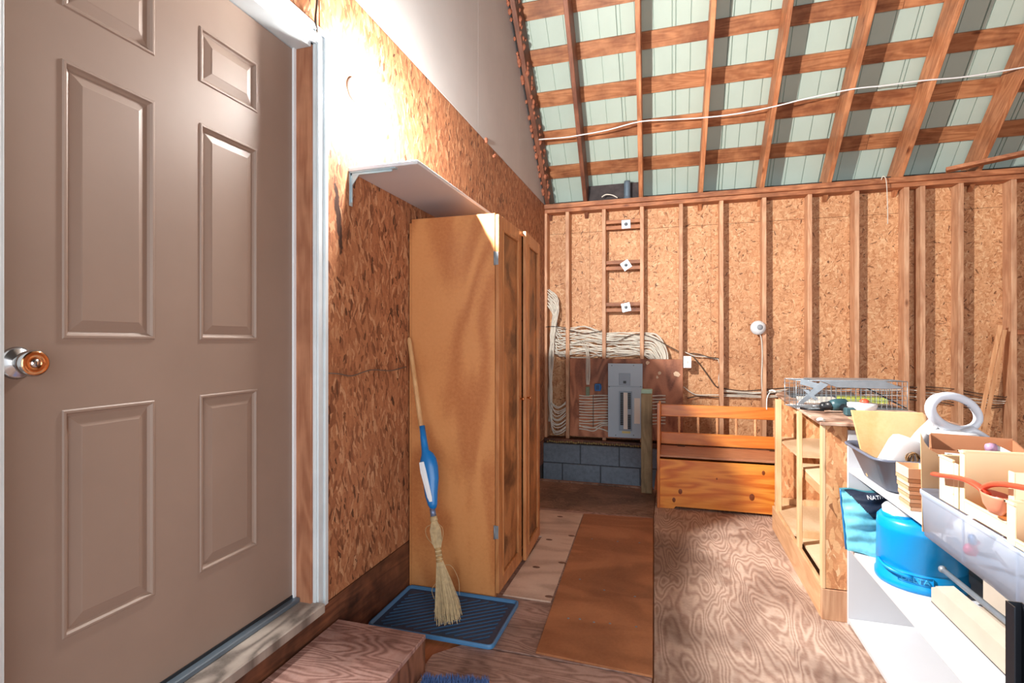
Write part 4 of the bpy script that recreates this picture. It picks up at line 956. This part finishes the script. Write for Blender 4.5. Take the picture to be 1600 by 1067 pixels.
# rope tangle
rp = MB(); pts = []
c = P(1425, 716, Y=2.27)
for k in range(60):
    t = k*.62; pts.append(Vector((c.x+.022*math.cos(t)*math.cos(k*.11), c.y-.01+.010*math.sin(t*.7), c.z+.022*math.sin(t))))
rp.tube(smooth(pts, 2), .0022, 5)
tag(rp.build('twine_tangle', plain('twine', (138, 104, 66), .9, 0, .3, 60)), 'tangle of brown twine at the near rim of the grey basin', 'twine')
# berry baskets stack
bk = None
for k in range(9):
    z = ZS+.001+k*.0135; r0 = .028+.0; s0 = 1+.006*k
    X0, Y0, W_ = .757-.002*(k % 2), 2.055, .050
    m = MB(); h = .034 if k == 8 else .012
    x_a, x_b, y_a, y_b = X0-.0012*k, X0+W_+.0012*k, Y0-.0012*k, Y0+.085+.0012*k
    for bx in ((x_a, x_b, y_a, y_a+.002), (x_a, x_b, y_b-.002, y_b), (x_a, x_a+.002, y_a, y_b), (x_b-.002, x_b, y_a, y_b)): m.box(*bx, z, z+h)
    m.box(x_a+.004, x_b-.004, y_a+.004, y_b-.004, z, z+.002)
    o = m.build('berry_basket', M['basket'] if k % 2 == 0 else M['basket2'], bevel=.0006)
    tag(o, ('bottom berry basket of the nested wooden stack beside the grey basin' if k == 0 else 'topmost open berry basket of the nested stack beside the grey basin' if k == 8 else ('second', 'third', 'fourth', 'fifth', 'sixth', 'seventh', 'eighth')[k-1]+' basket from the bottom of the nested wooden berry basket stack'), 'basket', 'nested berry baskets')
# cardboard box (open top, turned)
BL, BR, FR, FL = Vector((.866, 2.190, 0)), Vector((1.066, 2.125, 0)), Vector((.966, 1.845, 0)), Vector((.756, 1.905, 0))
bxx = thing('open_cardboard_box', 'open brown cardboard box with a small printed label behind the cream bins', 'box', (.9, 2.0, ZS))
def wallq(a, b, z0, z1, t=.004):
    d = (b-a).normalized(); nrm = Vector((-d.y, d.x, 0))*t
    return MB().prism([a+Vector((0, 0, z0)), b+Vector((0, 0, z0)), b+Vector((0, 0, z1)), a+Vector((0, 0, z1))], nrm)
ZB = .944
for a, b, z1 in ((BL, BR, ZB+.004), (FL, BL, ZB), (FR, FL, ZB-.004), (BR, FR, ZB)): wallq(a, b, ZS+.002, z1, -.004 if False else .004).build('box_wall', M['card_in'], bxx)
MB().prism([v+Vector((0, 0, ZS+.001)) for v in (BL, BR, FR, FL)], (0, 0, .003)).build('box_floor', M['card_in'], bxx)
d = (FR-FL).normalized(); nn = Vector((d.y, -d.x, 0))
if nn.y > 0: nn = -nn
la = MB().prism([FL+d*.03+nn*.0055+Vector((0, 0, ZB-.042)), FL+d*.085+nn*.0055+Vector((0, 0, ZB-.042)), FL+d*.085+nn*.0055+Vector((0, 0, ZB-.010)), FL+d*.03+nn*.0055+Vector((0, 0, ZB-.010))], nn*.0006).build('printed_label', M['white'], bxx)
for (s0, s1, z0, z1) in ((.036, .048, -.018, -.014), (.040, .043, -.022, -.018), (.055, .078, -.020, -.016), (.060, .066, -.030, -.027), (.072, .076, -.036, -.028), (.056, .060, -.026, -.022)):
    MB().prism([FL+d*s0+nn*.0062+Vector((0, 0, ZB+z0)), FL+d*s1+nn*.0062+Vector((0, 0, ZB+z0)), FL+d*s1+nn*.0062+Vector((0, 0, ZB+z1)), FL+d*s0+nn*.0062+Vector((0, 0, ZB+z1))], nn*.0004).build('label_mark', M['navy'], la)
# curved tan card in front of the box
q = [P(1437, 675, Y=1.845), P(1443, 690, Y=1.845), P(1452, 702, Y=1.845), P(1463, 708, Y=1.845), P(1476, 712, Y=1.845), P(1476, 790, Y=1.845), P(1440, 790, Y=1.845)]
for v in q: v.z = max(v.z, ZS+.001)
q[-1].z = q[-2].z = ZS+.001
q = [v+Vector((0, -.006, 0)) for v in q]
# tan card stands in the gap between the basket stack and the clear tote
tag(MB().prism(q, (0, .003, 0)).build('cardboard_divider', M['card']), 'tan cardboard sheet with a curved top edge behind the clear tote', 'cardboard')
# purple capped tube
a = P(1541, 699, Y=1.93); b = P(1556, 700, Y=1.93)
tbx = thing('capped_tube', 'white tube with a dusty purple cap poking out of the cardboard box', 'tube', tuple(a))
MB().tube([a, a+Vector((.010, 0, 0)), a+Vector((.022, 0, 0))], [.011, .014, .013], 14).build('tube_cap', plain('purple', (176, 140, 170), .5), tbx)
MB().tube([a+Vector((.022, 0, 0)), a+Vector((.085, -.03, -.035))], [.010, .008], 12).build('tube_body', M['white'], tbx)
# clear tote
ct = thing('clear_tote', 'clear bluish plastic tote on the shelf edge full of bagged bits', 'tote', (.84, 1.5, ZS))
X0, X1, Y0, Y1, Z0, Z1_ = .690, 1.04, 1.20, 1.822, ZS+.003, .838
def tote(f, z): return rr(X0+.006*(1-f), X1-.012*(1-f), Y0+.012*(1-f), Y1-.006*(1-f), .022, z)
ls = [tote(0, Z0), tote(.85, Z1_-.018), tote(1.0, Z1_-.016), tote(1.35, Z1_-.012), tote(1.35, Z1_), tote(1.0, Z1_+.001)]
n = len(ls[0]); MB().add([p for l in ls for p in l], [(a*n+i, a*n+(i+1) % n, (a+1)*n+(i+1) % n, (a+1)*n+i) for a in range(len(ls)-1) for i in range(n)]+[tuple(range(n))], True).build('tote_shell', M['clear'], ct)
for k in range(3):
    yy = Y1-.22-k*.22; MB().box(X0+.012, X0+.016, yy, yy+.006, Z0, Z1_-.02).build('tote_rib', M['clear'], ct)
blobs = [('clear_bag', 'crumpled clear bag in the tote', .78, 1.70, .060, M['white']), ('clear_bag', '', .80, 1.56, .055, M['appliance']), ('clear_bag', '', .85, 1.40, .060, M['white']), ('clear_bag', '', .80, 1.26, .055, M['appliance'])]
for i, (nm, _, x, y, r, mt) in enumerate(blobs):
    prof = [(r*math.sin(PI*k/8)*(1+jit(.12)), Z0+.002+.045*(1-math.cos(PI*k/8))) for k in range(9)]
    tag(MB().lathe(prof, (x, y, 0), 14, sx=.85, sy=1.1).build('plastic_bag', mt), ['far', 'second', 'third', 'nearest'][i]+' crumpled pale bag inside the clear tote, counted from the far end', 'bag', 'bags in the tote')
a = P(1517, 859, X=.716); tag(MB().lathe([(0, -.016), (.011, -.012), (.016, 0), (.011, .012), (0, .016)], tuple(a), 18).tube([a+Vector((0, 0, .01)), a+Vector((.0, -.03, .03))], [.008, .006], 10).build('pink_toy', M['pink']), 'round pink plastic toy seen through the wall of the clear tote', 'toy')
a = P(1519, 843, X=.708); tag(MB().lathe([(.005, -.006), (.013, -.004), (.013, .004), (.005, .006)], tuple(a), 16, 'x').build('blue_disc', M['blue_plastic']), 'small blue disc next to the pink toy in the clear tote', 'disc')
# cream hopper bins
CZ0 = .842
def hopper(name, x0, x1, y0, y1, z0, z1, stile, lip, label):
    t = thing(name, label, 'bin', ((x0+x1)/2, (y0+y1)/2, z0), 'cream hopper bins'); w_ = .003
    MB().box(x0, x1, y0, y1, z0, z0+w_).build('bin_floor', M['cream_lit_through'], t)
    MB().box(x1-w_, x1, y0, y1, z0, z1).build('inner_wall', M['cream_lit_through'], t)
    MB().box(x1-.010, x1+.004, y0-.004, y1+.004, z1, z1+.006).build('back_rim', M['cream'], t, bevel=.001)
    MB().box(x0, x1, y1-w_, y1, z0, z1).build('side_wall', M['cream'], t)
    MB().box(x0, x1, y0, y0+w_, z0, z1).build('side_wall', M['cream'], t)
    MB().box(x0-w_, x0, y1-stile, y1, z0, z1).box(x0-w_, x0, y0, y0+.02, z0, z1).box(x0-w_, x0, y0+.02, y1-stile, z0, z0+lip).build('front_wall', M['cream'], t, bevel=.001)
    MB().box(x0-.006, x0+.001, y1-stile, y1+.004, z1, z1+.006).box(x0-.006, x1, y1-.003, y1+.004, z1, z1+.006).build('rim', M['cream'], t, bevel=.001)
    MB().box(x0-.006, x0+.001, y0+.02, y1-stile, z0+lip, z0+lip+.005).build('lip', M['cream'], t, bevel=.001)
    return t
t = hopper('cream_bin', .695, .90, 1.375, 1.595, CZ0, .988, .022, .030, 'tall cream hopper bin behind the red scoop')
hopper('cream_bin', .695, .88, 1.602, 1.70, CZ0, .955, .076, .030, 'narrow cream hopper bin at the far end, beside the cardboard sheet')
MB().box(.86, .897, 1.385, 1.58, .903, .926).build('card_slot', M['cream'], t, bevel=.003)
hopper('cream_bin', .680, .87, 1.21, 1.370, CZ0, .925, .030, .012, 'low cream hopper bin nearest the black metal post')
# red scoop
rs = thing('red_scoop', 'red plastic scoop resting across the front of the cream bins', 'scoop', tuple(P(1548, 775, X=.68)))
hp = [P(1461, 741, X=.672), P(1472, 743, X=.672), P(1495, 746, X=.673), P(1515, 752, X=.675), P(1532, 762, X=.678), P(1542, 772, X=.680)]
hs = smooth(hp, 4)
MB().tube(hs, [.0115-.0001*i for i in range(len(hs))], 10, e=.55).build('scoop_handle', M['red'], rs)
bc = P(1556, 776, X=.682)
prof = [(0, -.040), (.018, -.036), (.032, -.020), (.038, .0), (.040, .006), (.037, .006), (.030, -.016), (.016, -.032), (0, -.036)]
MB().lathe(prof, tuple(bc), 26, sx=.55, sy=1.1).build('scoop_bowl', M['red_pale'], rs)
hp = [P(1536, 762, X=.680), P(1550, 757, X=.675), P(1570, 757, X=.672), P(1600, 762, X=.670), P(1640, 770, X=.668)]
MB().tube(smooth(hp), .006, 10).build('scoop_rim', M['red'], rs)
# ---- lower shelf
jx, jy, jr = .905, 2.372, .140
ju = thing('blue_water_jug', 'round bright blue insulated drink jug with a white cap on the lower shelf', 'jug', (jx, jy, ZL))
MB().lathe([(0, .001), (jr+.002, .001), (jr+.005, .008), (jr+.005, .026), (jr, .031), (jr, .068), (jr-.003, .071), (jr, .075), (jr-.002, .20), (jr, .206), (jr-.002, .212), (jr-.003, .234), (jr-.014, .247), (jr-.05, .254), (0, .256)], (jx, jy, ZL), 56).build('jug_body', M['jug'], ju)
MB().lathe([(.056, .246), (.058, .276), (.050, .286), (0, .288)], (jx-.072, jy-.012, ZL), 30, sx=.95, sy=1.1).build('spout_cap', M['jug_white'], ju)
MB().lathe([(.060, .244), (.061, .256), (.058, .260)], (jx-.072, jy-.012, ZL), 30, sx=.95, sy=1.1).build('cap_collar', M['jug'], ju)
def on_jug(az, z, r=jr): return Vector((jx+r*math.cos(az), jy+r*math.sin(az), ZL+z))
hd_ = [on_jug(math.radians(186+i*6), .078-.0022*i*1.2, jr+.004+.010*math.sin(PI*i/9)) for i in range(10)]
MB().tube(hd_, .0065, 8).build('grip_ledge', M['jug'], ju)
tx = bpy.data.curves.new('t', 'FONT'); tx.body = 'DELTA'; tx.size = .026; tx.extrude = .0012; tx.align_x = 'CENTER'
to = bpy.data.objects.new('t', tx); COL.objects.link(to); bpy.context.view_layer.update()
me = bpy.data.meshes.new_from_object(to.evaluated_get(bpy.context.evaluated_depsgraph_get())); bpy.data.objects.remove(to)
az0 = math.radians(243)
for v in me.vertices:
    x, y, z = v.co; az = az0+x*1.1/jr; p = on_jug(az, .040+y*.95, jr+.0015+z*1.5); v.co = p-Vector(ju['_b'])
o = bpy.data.objects.new('embossed_name', me); COL.objects.link(o); me.materials.clear(); me.materials.append(plain('jug_emb', (70, 190, 240), .35)); o.parent = ju
fr_ = []
for s0, z0 in ((-.052, .0345), (.052, .0345), (.052, .0635), (-.052, .0635), (-.052, .0345)): fr_.append((s0, z0))
m = MB()
for (a, b) in zip(fr_[:-1], fr_[1:]): m.tube([on_jug(az0+(a[0]+(b[0]-a[0])*t/6)/jr, a[1]+(b[1]-a[1])*t/6, jr+.0015) for t in range(7)], .0012, 5)
m.build('name_frame', M['jug'], ju)
# bag
bg = thing('blue_black_bag', 'crumpled light blue and black printed bag behind the blue jug', 'bag', (.80, 2.61, ZL))
W = [P(1316, 770, Y=2.60), P(1372, 772, Y=2.60), P(1372, 868, Y=2.60), P(1345, 866, Y=2.60), P(1324, 850, Y=2.60)]
def bagpt(u, v):
    xl = P(1317+9*v, 700, Y=2.60).x; x = xl+u*.25; z = ZL+.003+(1-v)*.262
    puff = math.sin(PI*min(max(u, 0), 1))**.6*(v**.5)*.045
    return Vector((x, 2.62-puff+.006*math.sin(9*u+7*v)+.004*math.sin(31*v+5*u), z+.004*math.sin(12*u)))
NU, NV = 70, 60
fv = [bagpt(i/NU, j/NV) for j in range(NV+1) for i in range(NU+1)]
bv = [Vector((p.x, 2.652+.2*(2.62-p.y)*.2, p.z)) for p in fv]
cf = []; df = []
for j in range(NV):
    for i in range(NU):
        f = (j*(NU+1)+i, j*(NU+1)+i+1, (j+1)*(NU+1)+i+1, (j+1)*(NU+1)+i)
        (df if (i/NU) > .03+1.0*(j/NV) and j/NV < .55 else cf).append(f)
MB().add(fv, cf, True).add(bv, [(j*(NU+1)+i, (j+1)*(NU+1)+i, (j+1)*(NU+1)+i+1, j*(NU+1)+i+1) for j in range(NV) for i in range(NU)], True).build('bag_skin', M['cyan_bag'], bg)
MB().add([v+Vector((0, -.0006, 0)) for v in fv], df, True).build('dark_print', M['navy'], bg)
MB().tube([bagpt(0, j/8)+Vector((0, .012, 0)) for j in range(9)], .004, 6).build('bag_seam', M['blue_plastic'], bg)
tx = bpy.data.curves.new('t', 'FONT'); tx.body = 'NATIVE'; tx.size = .022; tx.extrude = .0004
to = bpy.data.objects.new('t', tx); COL.objects.link(to); bpy.context.view_layer.update()
me = bpy.data.meshes.new_from_object(to.evaluated_get(bpy.context.evaluated_depsgraph_get())); bpy.data.objects.remove(to)
for v in me.vertices:
    x, y, z = v.co; p = bagpt(.36+x/.25, .09-y/.262); v.co = Vector((p.x, p.y-.0025-z, p.z))-Vector(bg['_b'])
o = bpy.data.objects.new('bag_lettering', me); COL.objects.link(o); me.materials.clear(); me.materials.append(M['white']); o.parent = bg
# long carton with rods
lc_ = thing('long_carton', 'long flat open cardboard carton on the lower shelf beside the blue jug', 'carton', (.95, 1.6, ZL))
cx0, cx1, cy0, cy1 = .868, 1.02, 1.20, 2.19; ch_ = .075
MB().prism([(cx0, cy0, ZL+.001), (cx0, cy1, ZL+.001), (cx0, cy1, ZL+.052), (cx0, cy1-.03, ZL+.066), (cx0, cy0, ZL+ch_)], (.003, 0, 0)).build('carton_side', M['card_grey'], lc_)
MB().box(cx1-.003, cx1, cy0, cy1, ZL+.001, ZL+.10).build('carton_side', M['card_grey'], lc_)
MB().box(cx0, cx1, cy0, cy1, ZL+.001, ZL+.004).build('carton_floor', M['card_grey'], lc_)
MB().box(cx0, cx1, cy0, cy0+.003, ZL+.001, ZL+ch_).build('carton_end', M['card_grey'], lc_)
MB().prism([(cx0, cy0, ZL+ch_), (cx0, cy1-.03, ZL+.066), (cx0+.04, cy1-.06, ZL+.085), (cx0+.05, cy0, ZL+.092)], (0, 0, .003)).build('carton_flap', M['card_grey'], lc_)
MB().box(cx0-.0008, cx0, 1.56, 1.64, ZL+.012, ZL+.05).build('carton_label', M['white'], lc_)
rods = [((.905, 2.20, ZL+.115), (.933, 1.21, ZL+.100), .009, 'steel', 'thick silver rod with a rounded tip lying on top of the long carton', 0), ((.950, 2.14, ZL+.080), (.959, 1.21, ZL+.10), .0045, 'steel', 'straight thin metal rod beside the thick silver rod', 0), ((.985, 2.05, ZL+.125), (.945, 1.21, ZL+.13), .003, 'galv', 'bright thin wire rod slanting over the other rods', 0), ((.99, 1.90, ZL+.10), (.98, 1.21, ZL+.14), .003, 'dark_post', 'thin dark rod leaning against the back side of the carton', 0)]
for a, b, r, mt, lb, _ in rods:
    m = MB().tube([a, b], r, 8)
    if r > .008: m.lathe([(0, .016), (.010, .010), (.013, 0), (.010, -.008)], a, 14, 'y')
    tag(m.build('metal_rod', M[mt]), lb, 'rod', 'rods in the long carton')
# black shelving post
bpz = .805
PX0 = P(1571, 940, Y=1.15).x; PX1 = P(1597, 940, Y=1.15).x
bs_ = thing('black_metal_shelving', 'black steel shelving frame with slotted post at the lower right corner', 'shelving', (.65, 1.1, 0))
MB().box(PX0, PX1, 1.148, 1.150, 0, bpz).box(PX0, PX0+.002, 1.125, 1.150, 0, bpz).box(PX1-.002, PX1, 1.10, 1.148, 0, bpz).build('angle_post', M['dark_post'], bs_)
for k in range(14): MB().box(PX0+.0165-.009, PX0+.0165-.006, 1.1465, 1.1485, .12+k*.05, .145+k*.05).build('slot', M['black'], bs_)
MB().box(PX1, PX1+.35, 1.146, 1.149, bpz-.055, bpz-.012).build('shelf_rail', M['panel_grey2'], bs_)
MB().box(PX1+.002, PX1+.35, .75, 1.146, bpz-.045, bpz-.035).build('shelf_plate', M['panel_grey2'], bs_)
MB().box(PX1+.35, PX1+.38, 1.12, 1.150, 0, bpz).build('angle_post', M['dark_post'], bs_)
MB().box(PX0, PX0+.03, .75, .78, 0, bpz).build('angle_post', M['dark_post'], bs_)
MB().box(PX1+.35, PX1+.38, .75, .78, 0, bpz).build('angle_post', M['dark_post'], bs_)
for o in list(bpy.data.objects):
    if '_b' in o: del o['_b']
